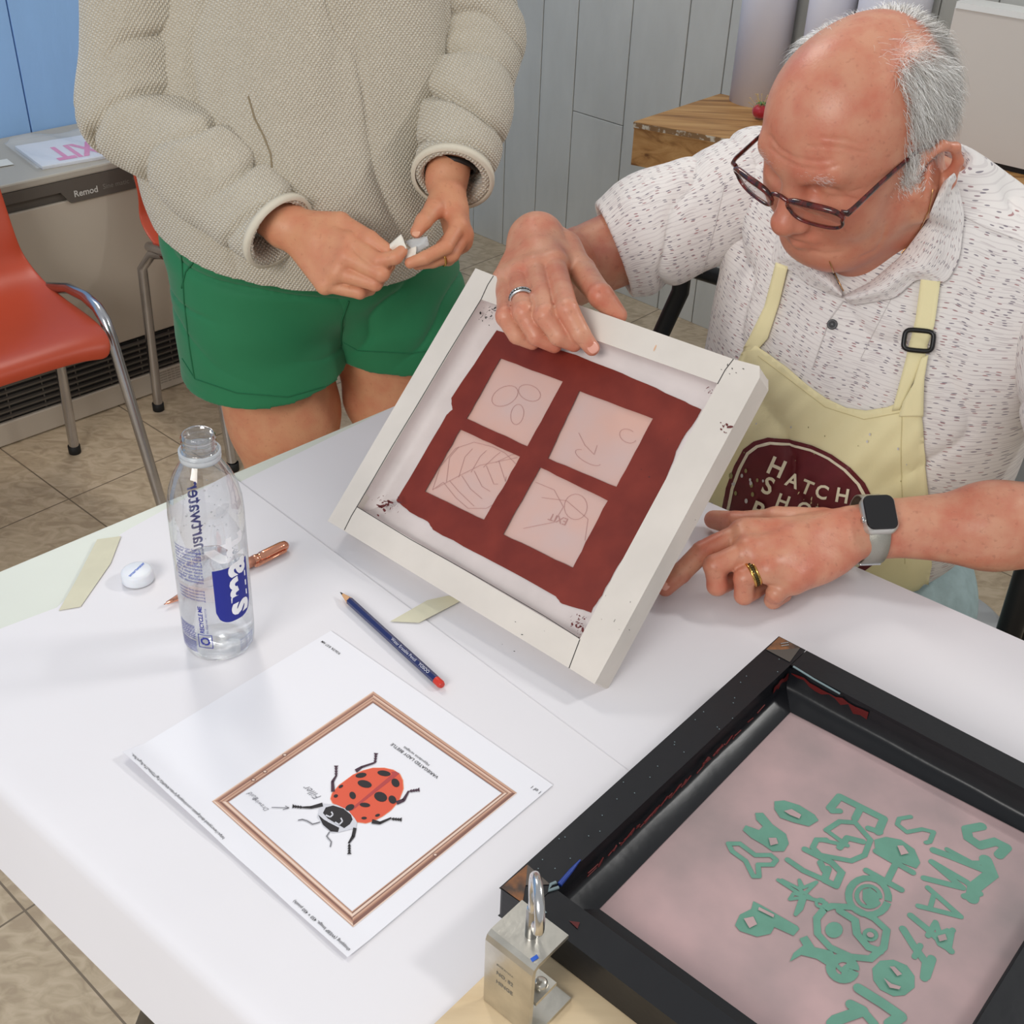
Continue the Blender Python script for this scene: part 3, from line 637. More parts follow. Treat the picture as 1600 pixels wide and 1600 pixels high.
# ---------------------------------------------------------------- water bottle
BO = Z(344, 1003, ZP); BA = nrm(V3(.022, .004, 1)); BR_ = .0318
_bx = nrm(np.cross(V3(0, 1, 0), BA)); _by = np.cross(BA, _bx)
def bpt(ang, h, r): return BO+BA*h+_bx*r*math.cos(ang)+_by*r*math.sin(ang)
m_pet = bpy.data.materials.new('clear_pet'); m_pet.use_nodes = True; nt = m_pet.node_tree; N = nt.nodes; L = nt.links
for n_ in list(N): N.remove(n_)
out = N.new('ShaderNodeOutputMaterial'); mxs = N.new('ShaderNodeMixShader'); tr = N.new('ShaderNodeBsdfTransparent'); gl = N.new('ShaderNodeBsdfGlossy'); lw = N.new('ShaderNodeLayerWeight')
tr.inputs[0].default_value = (.965, .97, .975, 1); gl.inputs['Roughness'].default_value = .04; lw.inputs['Blend'].default_value = .30
mr = N.new('ShaderNodeMath'); mr.operation = 'MULTIPLY_ADD'; mr.inputs[1].default_value = .75; mr.inputs[2].default_value = .05; L.new(lw.outputs['Facing'], mr.inputs[0])
L.new(mr.outputs[0], mxs.inputs[0]); L.new(tr.outputs[0], mxs.inputs[1]); L.new(gl.outputs[0], mxs.inputs[2]); L.new(mxs.outputs[0], out.inputs[0])
m_petn = m_pet.copy(); m_petn.name = 'ribbed_clear_pet'; m_petn.node_tree.nodes['Math'].inputs[1].default_value = 1.1; m_petn.node_tree.nodes['Math'].inputs[2].default_value = .10
m_wat = bpy.data.materials.new('water'); m_wat.use_nodes = True; nt = m_wat.node_tree; N = nt.nodes; L = nt.links
for n_ in list(N): N.remove(n_)
out = N.new('ShaderNodeOutputMaterial'); mxs = N.new('ShaderNodeMixShader'); tr = N.new('ShaderNodeBsdfTransparent'); gs = N.new('ShaderNodeBsdfGlass'); gs.inputs['IOR'].default_value = 1.33; gs.inputs['Roughness'].default_value = 0
tr.inputs[0].default_value = (.93, .95, .97, 1); mxs.inputs[0].default_value = .5; L.new(tr.outputs[0], mxs.inputs[1]); L.new(gs.outputs[0], mxs.inputs[2]); L.new(mxs.outputs[0], out.inputs[0])
bot = thing('water_bottle', 'clear plastic water bottle, uncapped and less than half full, with blue and white print', 'bottle', BO)
prof = [(.0001, .004), (.014, .0055), (.022, .002), (.026, 0), (.0295, .003), (.0312, .009), (.0318, .02), (.0318, .145), (.0310, .158), (.0285, .170), (.0235, .183), (.0175, .193), (.0148, .198), (.0135, .200)]
neck = [(.0135, .200), (.0135, .2015), (.0172, .202), (.0172, .2035), (.0138, .2045)]
thread = [(.0132, .2045)]
for k in range(3): thread += [(.0132, .2065+.0045*k), (.0143, .2080+.0045*k), (.0132, .2095+.0045*k)]
thread += [(.0130, .2195), (.0124, .2205), (.0116, .2200), (.0116, .2050), (.0122, .198)]
mb_ = MB(); mb_.lathe(prof, BO, BA, 64); mb_.build('body', m_pet, bot)
mb_ = MB(); mb_.lathe(neck+thread, BO, BA, 48); mb_.build('threaded_neck', m_petn, bot)
MB().lathe([(.0150, .1965), (.0166, .197), (.0172, .1995), (.0172, .2055), (.0160, .206), (.0150, .2045), (.0150, .1965)], BO, BA, 48).build('tamper_ring', mat('clear_white_plastic', (232, 236, 240), .25, trans=.55), bot)
wl_ = .086; wp = [(.0001, .0048), (.014, .0063), (.022, .003), (.026, .0012), (.029, .0038), (.0306, .0095), (.0312, .02), (.0312, wl_), (.0308, wl_+.0006), (.0295, wl_), (.0001, wl_)]
MB().lathe(wp, BO, BA, 64).build('water', m_wat, bot)
dr = MB()
for k in range(90):
    an = random.uniform(0, 6.28); h = random.choice([random.uniform(.10, .15), random.uniform(.14, .185)]); R_ = np.interp(h, [.145, .158, .170, .183, .193], [.0318, .0310, .0285, .0235, .0175])-.0006
    r = random.uniform(.0003, .0009); c_ = bpt(an, h, R_); nn = nrm(c_-(BO+BA*h)); dr.lathe([(.0001, -r*.7), (r*.8, -r*.3), (r, 0), (r*.6, r*.35), (.0001, r*.5)], c_, -nn, 8)
dr.build('droplets', m_wat, bot)['kind'] = 'stuff'
# the printing, bent round the bottle; the camera sees the side towards -y
def wrap(mb, V, Fc, a0, h0, ax, ay, mi, r=None, flip=False):
    """V are flat (x, y) in metres; ax: which flat axis runs up; a0 angle at x=0"""
    P = []
    for x, y in V: P.append(bpt(a0+(y if ax == 'up' else x)/BR_*(-1 if ax == 'up' else 1), h0+(x if ax == 'up' else y), r or BR_+.0002))
    mb.add(P, Fc, mi, False)
def sub_rect(x0, y0, x1, y1, n=10, m=10): 
    V = [(x0+(x1-x0)*i/n, y0+(y1-y0)*j/m) for i in range(n+1) for j in range(m+1)]
    return V, [(i*(m+1)+j, (i+1)*(m+1)+j, (i+1)*(m+1)+j+1, i*(m+1)+j+1) for i in range(n) for j in range(m)]
front = math.atan2(-BO[1], -BO[0])    # angle facing the camera
m_white = mat('white_label_ink', (240, 240, 244), .5); lab = MB(); LM = [m_blueink, m_white]
# blue panel with rounded lower end (angle offset to the right of the camera-facing line)
aR = front+.54; x0, x1, y0, y1 = -.0185, .0175, .046, .104
V = []; Fc = []; nn_ = 14
for i in range(nn_+1):
    x = x0+(x1-x0)*i/nn_; rr = .013; dx = max(0, x0+rr-x, x-(x1-rr)); yb = y0+rr-math.sqrt(max(0, rr*rr-dx*dx))
    for j in range(9): V.append((x, yb+(y1-yb)*j/8))
for i in range(nn_):
    for j in range(8): Fc.append((i*9+j, (i+1)*9+j, (i+1)*9+j+1, i*9+j+1))
wrap(lab, V, Fc, aR, 0, '', '', 0)
def btext(txt, ang, h, size, mi, bold=0, r=None, fit=None, sq=1.0, up=True):
    V, Fc = text_mesh(txt, bold); w = max(p[0] for p in V)
    if fit: size = fit/(w*sq)
    wrap(lab, [(x*size*sq, y*size) for x, y in V], Fc, ang, h, 'up' if up else '', '', mi, r)
btext('smart', aR+.40, .051, .026, 1, .035, BR_+.0004, fit=.084)
btext('smartwater', front+math.pi+.42, .070, .020, 0, .015, BR_+.0002, fit=.085)
btext('RECYCLE ME', front-.42, .036, .006, 0, .03, fit=.030)
btext('DO YOUR PART, RECYCLE', front-.30, .036, .003, 0, .0, fit=.028)
for k in range(11): btext(('how you can feel it','vapor distilled','with electrolytes','for a clean taste')[k % 4], front-1.1, .125-.0034*k, .003, 0, 0, up=False, fit=.026)
for k in range(4): btext('nutrition facts serving', front-1.1, .082-.0034*k, .003, 0, 0, up=False, fit=.026)
for k in range(7): btext('please recycle', front-1.25+.09*k, .012, .0028, 0, 0, fit=.03)
for k in range(5): btext('20 FL OZ (591 mL)', front+.55, .0205-.0028*k, .0022, 0, 0, up=False, fit=.018)
# recycling mark
rc = [(math.cos(a)*.0042, math.sin(a)*.0042) for a in np.linspace(0, 2*math.pi, 40)]
for k in range(3):
    a_ = np.linspace(k*2.094+.3, k*2.094+1.9, 8); V = [(math.cos(t)*r, math.sin(t)*r) for t in a_ for r in (.0028, .0044)]
    wrap(lab, V, [(2*i, 2*i+1, 2*i+3, 2*i+2) for i in range(7)], front-.42, .027, '', '', 0)
    te = k*2.094+1.9; wrap(lab, [(math.cos(te)*.0020, math.sin(te)*.0020), (math.cos(te)*.0052, math.sin(te)*.0052), (math.cos(te+.55)*.0036, math.sin(te+.55)*.0036)], [(0, 1, 2)], front-.42, .027, '', '', 0)
for (xa, ya, xb, yb) in ((-.0065, -.0075, .0065, -.0068), (-.0065, .0068, .0065, .0075), (-.0065, -.0075, -.0058, .0075), (.0058, -.0075, .0065, .0075)):
    V, Fc = sub_rect(xa, ya, xb, yb, 3, 3); wrap(lab, V, Fc, front-.42, .027, '', '', 0)
lab.build('printed_label', LM, bot)

# ---------------------------------------------------------------- white screen frame held tilted on the table
_e = V3(math.cos(2.456), math.sin(2.456), 0); _bk = np.cross(_e, UP); FT = .7897
_f = math.cos(FT)*_bk+math.sin(FT)*UP; FN = nrm(np.cross(_f, _e))
if FN[2] < 0: FN = -FN
FO = V3(.077, .7685, .7735); FK = FN@FO
def W(x, y, off=0): return PL(x, y, FN, FK+off)       # the photo pixel on the plane of the frame, raised by off
sf = thing('silkscreen', 'white-taped screen with four pink panes outlined in dark red, held tilted by the man', 'screen frame', FO)
m_frame = mat('white_painted_wood', (216, 208, 199), .45, var=.04, vscale=18, bump=.1, bscale=80, bdist=.001)
N, L, b = nodes(m_frame)
oTL, oBL, oBR, oTR = (743, 419), (512, 814), (929, 1069), (1187, 572)
iTL, iBL, iBR, iTR = (752, 468), (558, 792), (906, 998), (1121, 599)
TH = .030
def bar(px, name, mm=m_frame):
    m = MB(); P = [W(x, y) for x, y in px]; m.prism([p-FN*TH for p in P], FN*TH); return m.build(name, mm, sf, bevel=.0022, bseg=3)
jTL = (771, 430); jBL = (537, 829); jBR = (889, 1044); jTR = (1146, 561)
bar([oTL, oBL, jBL, iBL, iTL, jTL], 'left_bar'); bar([jTL, iTL, iTR, jTR], 'top_bar')
bar([jBL, jBR, iBR, iBL], 'bottom_bar'); bar([jTR, iTR, iBR, jBR, oBR, (1187, 590), oTR], 'right_bar')
# taped slopes between the wood and the mesh
DEP = -.019
mesh_m = mat('pale_pink_mesh', (212, 166, 150), .55, col2=(200, 172, 166), vscale=14, vlo=.3, vhi=.7, bump=.03, bscale=40)
def shrink(ps, k):
    c_ = sum(np.asarray(p) for p in ps)/len(ps); return [np.asarray(p)+(c_-np.asarray(p))*k for p in ps]
TI = [W(*p) for p in (iTL, iBL, iBR, iTR)]; BI = [p+FN*DEP for p in shrink(TI, -.006)]
sm_ = MB(); sm_.add([p-FN*.001 for p in BI], [(0, 1, 2, 3)], 0); 
m_tapew = mat('white_frame_tape', (212, 201, 198), .38, var=.05, vscale=22, bump=.25, bscale=35, bdist=.002)
tp = MB(); n_ = 4
In = [W(*p, DEP) for p in ((776, 517), (620, 782), (921, 954), (1095, 638))]
wob = lambda i: .0012*math.sin(i*1.7)
for k in range(4):
    a0, a1 = TI[k], TI[(k+1) % 4]; b0, b1 = BI[k], BI[(k+1) % 4]; c0, c1 = In[k], In[(k+1) % 4]; n_ = 30; P = []
    for i in range(n_+1):
        u = i/n_; a_ = a0*(1-u)+a1*u; b_ = b0*(1-u)+b1*u; c_ = c0*(1-u)+c1*u
        cin = nrm((c0+c1)/2-(In[(k+2) % 4]+In[(k+3) % 4])/2); c_ = c_-cin*.006
        P += [a_-FN*.0005, a_*.5+b_*.5+nrm(c_-a_)*.0006, b_+nrm(c_-b_)*.005+FN*.0014, (b_*.45+c_*.55)+FN*(.0006+.0002*math.sin(i)), c_+FN*.0002]
    tp.add(P, [(i*5+j, (i+1)*5+j, (i+1)*5+j+1, i*5+j+1) for i in range(n_) for j in range(4)], 0, True)
tp.build('tape_lining', m_tapew, sf)
m_red = mat('brick_red_filler', (110, 30, 17), .5, var=0, col2=(128, 42, 27), vscale=30, vlo=.35, vhi=.75, bump=.3, bscale=50, bdist=.001, stretch=(1, 1, 1))
rp = MB(); rag = random.Random(3)
def edge(pts, n, amp):
    out = []
    for i in range(len(pts)):
        p, q = np.array(pts[i], float), np.array(pts[(i+1) % len(pts)], float)
        for k in range(n): t = k/n; d = nrm(q-p); out.append(tuple(p+(q-p)*t+V3(-d[1], d[0], 0)[:2]*rag.gauss(0, amp)))
    return out
outer = [(776, 516), (705, 622), (707, 640), (698, 648), (660, 712), (619, 782), (640, 800), (668, 815), (676, 828), (740, 862), (800, 893), (868, 932), (878, 944), (923, 957), (940, 930), (965, 885), (990, 850), (1020, 790), (1031, 770), (1052, 720), (1058, 700), (1088, 655), (1096, 640), (1070, 628), (1010, 600), (960, 578), (900, 555), (840, 535)]
panes = [[(782, 560), (879, 596), (824, 697), (729, 654)], [(905, 611), (1020, 654), (963, 761), (856, 716)], [(719, 671), (813, 714), (756, 812), (664, 768)], [(844, 730), (949, 782), (895, 887), (786, 835)]]
# the red area is built as a grid of small cells left open over the four panes
def inpoly(p, poly):
    x, y = p; r = False
    for i in range(len(poly)):
        (x0_, y0_), (x1_, y1_) = poly[i], poly[i-1]
        if (y0_ > y) != (y1_ > y) and x < (x1_-x0_)*(y-y0_)/(y1_-y0_)+x0_: r = not r
    return r
def red_poly(px): rp.add([W(x, y, DEP+.0012) for x, y in px], [tuple(range(len(px)))], 0)
from mathutils.geometry import delaunay_2d_cdt
oe = edge(outer, 4, .4); loops = [oe]+[edge(p, 8, .35) for p in panes]
vs = []; es_ = []; 
for lp_ in loops: b0 = len(vs); vs += [Vector(p) for p in lp_]; es_ += [(b0+i, b0+(i+1) % len(lp_)) for i in range(len(lp_))]
rv, re_, rf, *_ = delaunay_2d_cdt(vs, es_, [], 0, .01)
fc = []
for f in rf:
    c_ = sum((rv[i] for i in f), Vector((0, 0)))/len(f)
    if inpoly(c_, oe) and not any(inpoly(c_, l_) for l_ in loops[1:]): fc.append(tuple(f))
Wr = [W(v[0], v[1], DEP+.0013) for v in rv]
rp.add(Wr, fc, 0)
for c_ in ((1060, 700, 8, 3), (700, 645, 6, 2), (1030, 780, 7, 3)): pass
rp.build('red_filler', m_red, sf)
# faint pencil drawings in the panes
pd_ = MB()
def pline(pts, w=.00022, off=DEP-.0004):
    P = [W(x, y, off) for x, y in pts]
    for p, q in zip(P[:-1], P[1:]):
        if np.linalg.norm(q-p) < 1e-6: continue
        s_ = nrm(np.cross(q-p, FN))*w; pd_.add([p-s_, p+s_, q+s_, q-s_], [(0, 1, 2, 3)], 1)
def arc(cx, cy, a, b, r, t0, t1, n=20): return [(cx+a*math.cos(t)*math.cos(r)-b*math.sin(t)*math.sin(r), cy+a*math.cos(t)*math.sin(r)+b*math.sin(t)*math.cos(r)) for t in np.linspace(t0, t1, n)]
def cr6(x, y): return 500+x/2.0786, 330+y/2.0786
lf = [cr6(*p) for p in ((365, 905), (390, 830), (440, 770), (500, 750), (560, 765), (600, 785), (640, 825), (632, 880), (600, 930), (540, 965), (480, 965), (440, 930), (400, 880), (365, 905))]
pline(lf); pline([cr6(*p) for p in ((375, 900), (450, 860), (520, 825), (640, 800))])
for k in range(5): u = k/5; pline([cr6(410+40*k, 880-16*k), cr6(420+50*k, 800-2*k), cr6(450+45*k, 765+6*k)]); pline([cr6(420+40*k, 875-16*k), cr6(450+38*k, 910-8*k), cr6(500+26*k, 958-24*k)])
pline(arc(*cr6(600, 600), 22, 14, -.5, 0, 6.3)); pline(arc(*cr6(680, 590), 18, 12, .4, 0, 6.3)); pline(arc(*cr6(640, 660), 10, 16, .2, 0, 6.3))
pline(arc(*cr6(830, 960), 18, 20, 0, 0, 6.3)); pline([cr6(*p) for p in ((700, 880), (760, 905), (790, 960), (760, 1010), (660, 1030))]); pline([cr6(*p) for p in ((720, 930), (800, 940), (870, 1000), (860, 1070))])
pline([cr6(*p) for p in ((840, 720), (860, 760), (890, 790), (900, 760))]); pline(arc(*cr6(870, 800), 22, 8, .5, 0, 4)); pline(arc(*cr6(1000, 730), 14, 10, .5, 0, 5))
put_text(pd_, 'EXIT', W(*cr6(808, 1000), DEP-.0004), -nrm(W(800, 800)-W(770, 790))*1.0, nrm(W(800, 800)-W(815, 770)), .01, 1)
pd_.add(sm_.v, sm_.f, 0); pd_.build('mesh', [mesh_m, mat('faint_pencil', (176, 132, 126), .7)], sf)
# scuffs, cracks and dark seams
sc_ = MB()
def seam(pts, w=.0004, off=.0002, mi=0):
    P = [W(x, y, off) for x, y in pts]
    for p, q in zip(P[:-1], P[1:]): s_ = nrm(np.cross(q-p, FN))*w; sc_.add([p-s_, p+s_, q+s_, q-s_], [(0, 1, 2, 3)], mi)
seam([(771, 431), (762, 445), (752, 467), (700, 552), (650, 636), (610, 702), (585, 745), (558, 791), (549, 806), (538, 828)], .00045)
seam([(1146, 561), (1133, 578), (1121, 600)], .0004); seam([(889, 1044), (898, 1020), (906, 999)], .0004); seam([(558, 792), (640, 842), (740, 898), (850, 962), (906, 998)], .0003)
rs = random.Random(5)
def blotch(cx, cy, n, sp, sz, off, mi=0):
    for k in range(n):
        x, y = rs.gauss(cx, sp), rs.gauss(cy, sp); r = abs(rs.gauss(0, sz))+.4; a_ = rs.uniform(0, 3)
        P = [W(x+r*math.cos(t)*(1+rs.random())*(.5 if k % 2 else 1.2)*math.cos(a_)-r*math.sin(t)*.5*math.sin(a_), y+r*math.cos(t)*math.sin(a_)+r*math.sin(t)*.6, off) for t in np.linspace(0, 5.5, 7)]
        sc_.add(P, [tuple(range(7))], mi)
blotch(602, 788, 40, 9, 1.7, DEP+.012, 1); blotch(765, 490, 34, 7, 1.5, DEP+.012, 0); blotch(903, 978, 40, 8, 1.6, DEP+.012, 1); blotch(1108, 612, 8, 4, 1, DEP+.011, 1)
blotch(1127, 672, 9, 6, 2.0, .0004, 1); blotch(1140, 575, 8, 8, .9, .0004, 0); blotch(1024, 546, 2, 1.4, 2.2, .0003, 2); blotch(980, 960, 6, 30, .7, .0003, 0); blotch(1060, 760, 6, 30, .6, .0003, 0); blotch(800, 990, 8, 40, .6, .0003, 0)
sc_.build('scuffs', [m_black, mat('maroon_stain', (96, 34, 34), .6), mat('peach_stain', (222, 176, 140), .5)], sf)['kind'] = 'stuff'

# ---------------------------------------------------------------- black screen frame clamped on its board
ZT = .802; O2 = Z(1217, 994, ZT); L2 = Z(777, 1390, ZT); E1 = nrm(L2-O2); E2 = V3(-E1[1], E1[0], 0)
if E2[0] < 0: E2 = -E2
def BF(a, b_, z=ZT): q = O2+E1*a+E2*b_; return V3(q[0], q[1], z)
LA, LB = .3665, .312; wA, wB = .026, .027; ZB = .7725
bfm = thing('printing_screen', 'black-taped printing screen with green lettering, clamped at the front right corner', 'screen frame', BF(LA/2, LB/2, ZB))
m_bt = mat('black_tape', (20, 21, 25), .34, bump=.35, bscale=30, bdist=.002); N, L, b = nodes(m_bt)
m_wood2 = mat('stained_wood', (150, 96, 54), .6, col2=(70, 56, 48), vscale=60, vlo=.35, vhi=.6, bump=.4, bscale=80)
def fbar(c, nm):
    m = MB(); m.prism([BF(a, b_, ZB) for a, b_ in c], UP*(ZT-ZB)); return m.build(nm, m_bt, bfm, bevel=.003, bseg=3)
fbar([(0, 0), (LA, 0), (LA-.002, wB), (0, wB)], 'bar'); fbar([(0, wB+.0005), (wA, wB+.0005), (wA, LB), (0, LB)], 'bar')
fbar([(LA-wA, wB+.0005), (LA, wB+.0005), (LA, LB), (LA-wA, LB)], 'bar'); fbar([(wA+.0005, LB-wB), (LA-wA-.0005, LB-wB), (LA-wA-.0005, LB), (wA+.0005, LB)], 'bar')
m_mesh2 = mat('inked_mesh', (190, 160, 160), .36, col2=(146, 132, 132), vscale=11, vlo=.3, vhi=.72, detail=6, stretch=(1, 1, 1), spec=.4)
ms = MB(); zm = .7755; ms.add([BF(wA, wB, zm), BF(LA-wA, wB, zm), BF(LA-wA, LB-wB, zm), BF(wA, LB-wB, zm)], [(3, 2, 1, 0)]); ms.build('mesh', m_mesh2, bfm)
# sloped black tape lining inside
tl = MB(); TIi = [(wA, wB), (LA-wA, wB), (LA-wA, LB-wB), (wA, LB-wB)]; d1 = [(.050, .046), (.316, .050), (.316, LB-wB-.004), (.040, LB-wB-.004)]
for k in range(4):
    a0, a1, b0, b1 = TIi[k], TIi[(k+1) % 4], d1[k], d1[(k+1) % 4]; P = []
    for i in range(25):
        u = i/24; a_ = np.array(a0)*(1-u)+np.array(a1)*u; b_ = np.array(b0)*(1-u)+np.array(b1)*u; m1 = a_*.93+b_*.07
        P += [BF(*a_, ZT-.0035), BF(*(a_*.97+b_*.03), ZT-.012), BF(*m1, zm+.005), BF(*(a_*.8+b_*.2), zm+.002+.0003*math.sin(i*.9)), BF(*b_, zm+.0006)]
    tl.add(P, [(i*5+j, i*5+j+1, (i+1)*5+j+1, (i+1)*5+j) for i in range(24) for j in range(4)], 0, True)
tl.build('tape_lining', m_bt, bfm)
# worn corners: folded brown wood triangles, staple, red and blue smears
wc = MB(); h_ = .0006
def tri(ps, mi, z=ZT+h_): wc.add([BF(a, b_, z) for a, b_ in ps], [tuple(range(len(ps)))[::-1]], mi)
tri([(.001, .001), (.0015, .022), (.014, .012), (.026, .0265)][:3], 0); tri([(.001, .001), (.014, .012), (.024, .0015)], 0); tri([(.014, .012), (.0015, .022), (.024, .025)], 2); tri([(.014, .012), (.024, .025), (.024, .0015)], 2)
tri([(LA-.001, .001), (LA-.028, .0015), (LA-.014, .012)], 0); tri([(LA-.001, .001), (LA-.014, .012), (LA-.0015, .020)], 0); tri([(LA-.014, .012), (LA-.028, .0015), (LA-.026, .024)], 2)
for a_, b_ in ((.006, .008), (.0085, .010)): wc.tube([BF(a_+.003, b_-.001, ZT+.0012), BF(a_-.003, b_+.003, ZT+.0012)], .0005, 6, 3)
zz = rs
def smear(pts, w, mi, z0, z1):
    """ragged paint smear on an inner wall: pts along, between heights"""
    P = []; n = len(pts)
    for i, (a_, b_) in enumerate(pts): P += [BF(a_, b_, z1-zz.uniform(0, .003)), BF(a_, b_, z0+zz.uniform(0, w))]
    wc.add(P, [(2*i, 2*i+1, 2*i+3, 2*i+2) for i in range(n-1)], mi)
smear([(wA+.0016, wB+.003+.006*i) for i in range(13)], .008, 1, zm+.012, ZT-.004)
smear([(wA+.003+.003*i, wB+.0016) for i in range(9)], .006, 1, zm+.010, ZT-.005)
for k in range(46):
    a_ = zz.uniform(.07, .30); wc.tube([BF(a_, wB+.004, zm+.0125+zz.uniform(-.003, .003)), BF(a_+zz.uniform(.003, .014), wB+.0045, zm+.012+zz.uniform(-.003, .003))], .0006, 5, 1)
wc.tube([BF(LA-.031, wB+.001, ZT-.001), BF(LA-.045, wB+.0, ZT+.0005), BF(LA-.056, wB-.001, ZT+.0008)], [.002, .0016, .0006], 6, 4)
for k in range(30): a_ = zz.uniform(0, LA); wc.lathe([(.0001, .0006), (.0005, 0)], BF(a_, wB*zz.uniform(.1, 1.0), ZT+.0003), UP, 6, 5)
wc.tube([BF(wA+.0005, .03, ZT+.0003), BF(wA+.001, .05, ZT-.001), BF(wA+.0008, .075, ZT-.002)], .0009, 6, 5)
wc.tube([BF(LA-.030, wB*.95, ZT+.0006), BF(LA-.026, wB*.9, ZT+.0008), BF(LA-.021, wB*.98, ZT+.0008), BF(LA-.028, wB*1.1, ZT+.0006)], .0012, 6, 5)
for a_, b_ in ((.150, .006), (.100, .009)): pass
tri([(LA-.012, .052), (LA-.011, .060), (LA-.016, .058)], 1); tri([(LA-.008, .026), (LA-.004, .036), (LA-.007, .037)], 5)
wc.build('worn_corners', [m_wood2, mat('dark_red_ink', (92, 22, 22), .45), mat('worn_brown_tape', (82, 74, 68), .55), mat('staple_steel', (200, 200, 200), .3, metal=1), mat('blue_ink_smear', (26, 58, 140), .4), mat('pale_scrape', (120, 138, 142), .6)], bfm)['kind'] = 'stuff'
# the green hand drawn lettering in the mesh, strokes in photo detail coordinates
def cg(x, y): return 1120+x/3.3333, 1180+y/3.3333
gm = MB(); zg = zm+.0003
_gz = [0.0]
def ribbon(mb, P, w, mi, up, closed=False):
    """flat stroke of width w through 3-D points with mitred joints and rounded ends"""
    P = [p for i, p in enumerate(P) if i == 0 or np.linalg.norm(p-P[i-1]) > 1e-6]; n = len(P); Lf, Rt = [], []
    for i in range(n):
        d0 = nrm(P[i]-P[i-1]) if i else nrm(P[1]-P[0]); d1 = nrm(P[i+1]-P[i]) if i < n-1 else d0
        t = d0+d1; t = nrm(t) if np.linalg.norm(t) > .3 else d1; s_ = np.cross(up, t); k = w*.5/max(.6, abs(s_@np.cross(up, d1)))
        Lf.append(P[i]+s_*k); Rt.append(P[i]-s_*k)
    for i in range(1, n-1):
        if nrm(P[i]-P[i-1])@nrm(P[i+1]-P[i]) < .45: ribbon(mb, P[:i+1], w, mi, up); ribbon(mb, [p+up*3e-6 for p in P[i:]], w, mi, up); return
    mb.add(Lf+Rt, [(n+i, n+i+1, i+1, i) for i in range(n-1)], mi)
    if np.linalg.norm(P[0]-P[-1]) < w*.7: return
    for c_, d in ((P[0], nrm(P[0]-P[1])), (P[-1], nrm(P[-1]-P[-2]))):
        s_ = np.cross(up, d); mb.add([c_+(s_*math.cos(t)+d*math.sin(t))*w*.5 for t in np.linspace(0, math.pi, 8)], [tuple(range(8))[::-1]], mi)
def gs_(pts, w, z=0):
    _gz[0] += 8e-6; ribbon(gm, [Z(*cg(*p), zg+_gz[0]) for p in pts], w, 0, UP)
def gp(pts, z=0): _gz[0] += 8e-6; gm.add([Z(*cg(*p), zg+_gz[0]) for p in pts], [tuple(range(len(pts)))[::-1]], 0)
w1 = .0042
gs_([(1380, 370), (1300, 385), (1310, 430), (1370, 470), (1450, 450), (1510, 480), (1470, 520)], .0075)
gs_([(1130, 495), (1200, 520), (1400, 600), (1430, 620)], .006); gs_([(1400, 545), (1430, 620), (1340, 690), (1330, 745)], .0095); gs_([(1200, 490), (1330, 560), (1420, 560)], .004)
gs_([(1080, 640), (1280, 690), (1120, 555), (1300, 660), (1370, 720), (1290, 735)], .005)
gs_([(1050, 785), (1270, 840), (1100, 690)], .0042); gs_([(1130, 730), (1110, 800)], .0036)
gs_([(1010, 835), (1090, 900), (1220, 1020)], .005); gs_([(1100, 940), (1140, 870), (1170, 960), (1230, 910)], .004); gp([(1120, 930), (1200, 900), (1240, 920), (1220, 1030), (1150, 990)])
gs_([(970, 905), (1030, 1000), (1090, 1080), (1080, 1160)], .0055); gs_([(1030, 1050), (1060, 990)], .004); gs_([(1120, 1060), (1090, 1150)], .006)
gp([(810, 1110), (850, 1070), (920, 1065), (990, 1095), (1030, 1150), (1030, 1210), (980, 1250), (920, 1255), (850, 1220), (815, 1170)])
gs_([(950, 330), (940, 360), (990, 400), (1070, 385), (1130, 400), (1110, 450), (1090, 455)], .0036); gs_([(950, 330), (1010, 320)], .0036)
gs_([(590, 275), (640, 215), (870, 330), (840, 400)], .0062); gs_([(720, 330), (750, 270)], .0055); gs_([(600, 290), (640, 290)], .005); gs_([(790, 380), (850, 400)], .005)
gs_([(570, 390), (640, 345), (720, 350), (800, 440), (770, 520), (700, 550), (540, 520), (500, 480), (520, 440), (570, 440)], .0042); gs_([(570, 390), (680, 470), (540, 440)], .0035); gs_([(640, 480), (680, 430), (760, 450)], .005)
gp([(820, 440), (880, 425), (960, 440), (1030, 490), (1060, 560), (1040, 590), (960, 560), (870, 530), (825, 490)])
gs_([(830, 500), (1020, 610)], .005); gs_([(780, 600), (960, 700)], .005); gs_([(930, 570), (890, 650)], .005)
gs_([(370, 545), (450, 600), (540, 640)], .0046); gs_([(460, 490), (600, 560), (650, 610), (620, 680), (560, 650), (580, 590)], .0052); gs_([(540, 560), (560, 600)], .005)
gs_(arc(790, 735, 105, 95, .3, 0, 6.2), .005); gs_(arc(790, 735, 62, 55, .3, .3, 6), .003); gp([(760, 700), (800, 690), (850, 730), (840, 780), (790, 790), (760, 750)])
gp([(200, 300), (240, 300), (290, 360), (360, 410), (375, 460), (350, 500), (290, 500), (240, 465), (180, 430), (135, 390), (150, 365), (220, 390), (240, 370), (205, 335)])
gp([(300, 240), (350, 235), (430, 260), (510, 310), (530, 340), (480, 370), (400, 350), (330, 325), (300, 280)])
gs_([(60, 460), (80, 500), (150, 550), (190, 630), (220, 630), (215, 570), (290, 570), (310, 545), (280, 520), (200, 520), (120, 460), (60, 460)], .0038)
gs_([(320, 650), (460, 740), (540, 760), (570, 770)], .0030); gs_([(340, 650), (420, 690), (500, 750)], .0026); gs_([(440, 720), (430, 650), (450, 690), (520, 660), (460, 720)], .0026); gs_([(450, 740), (380, 750), (400, 720), (440, 730)], .0026); gs_([(440, 740), (410, 830), (440, 800), (460, 740)], .0026)
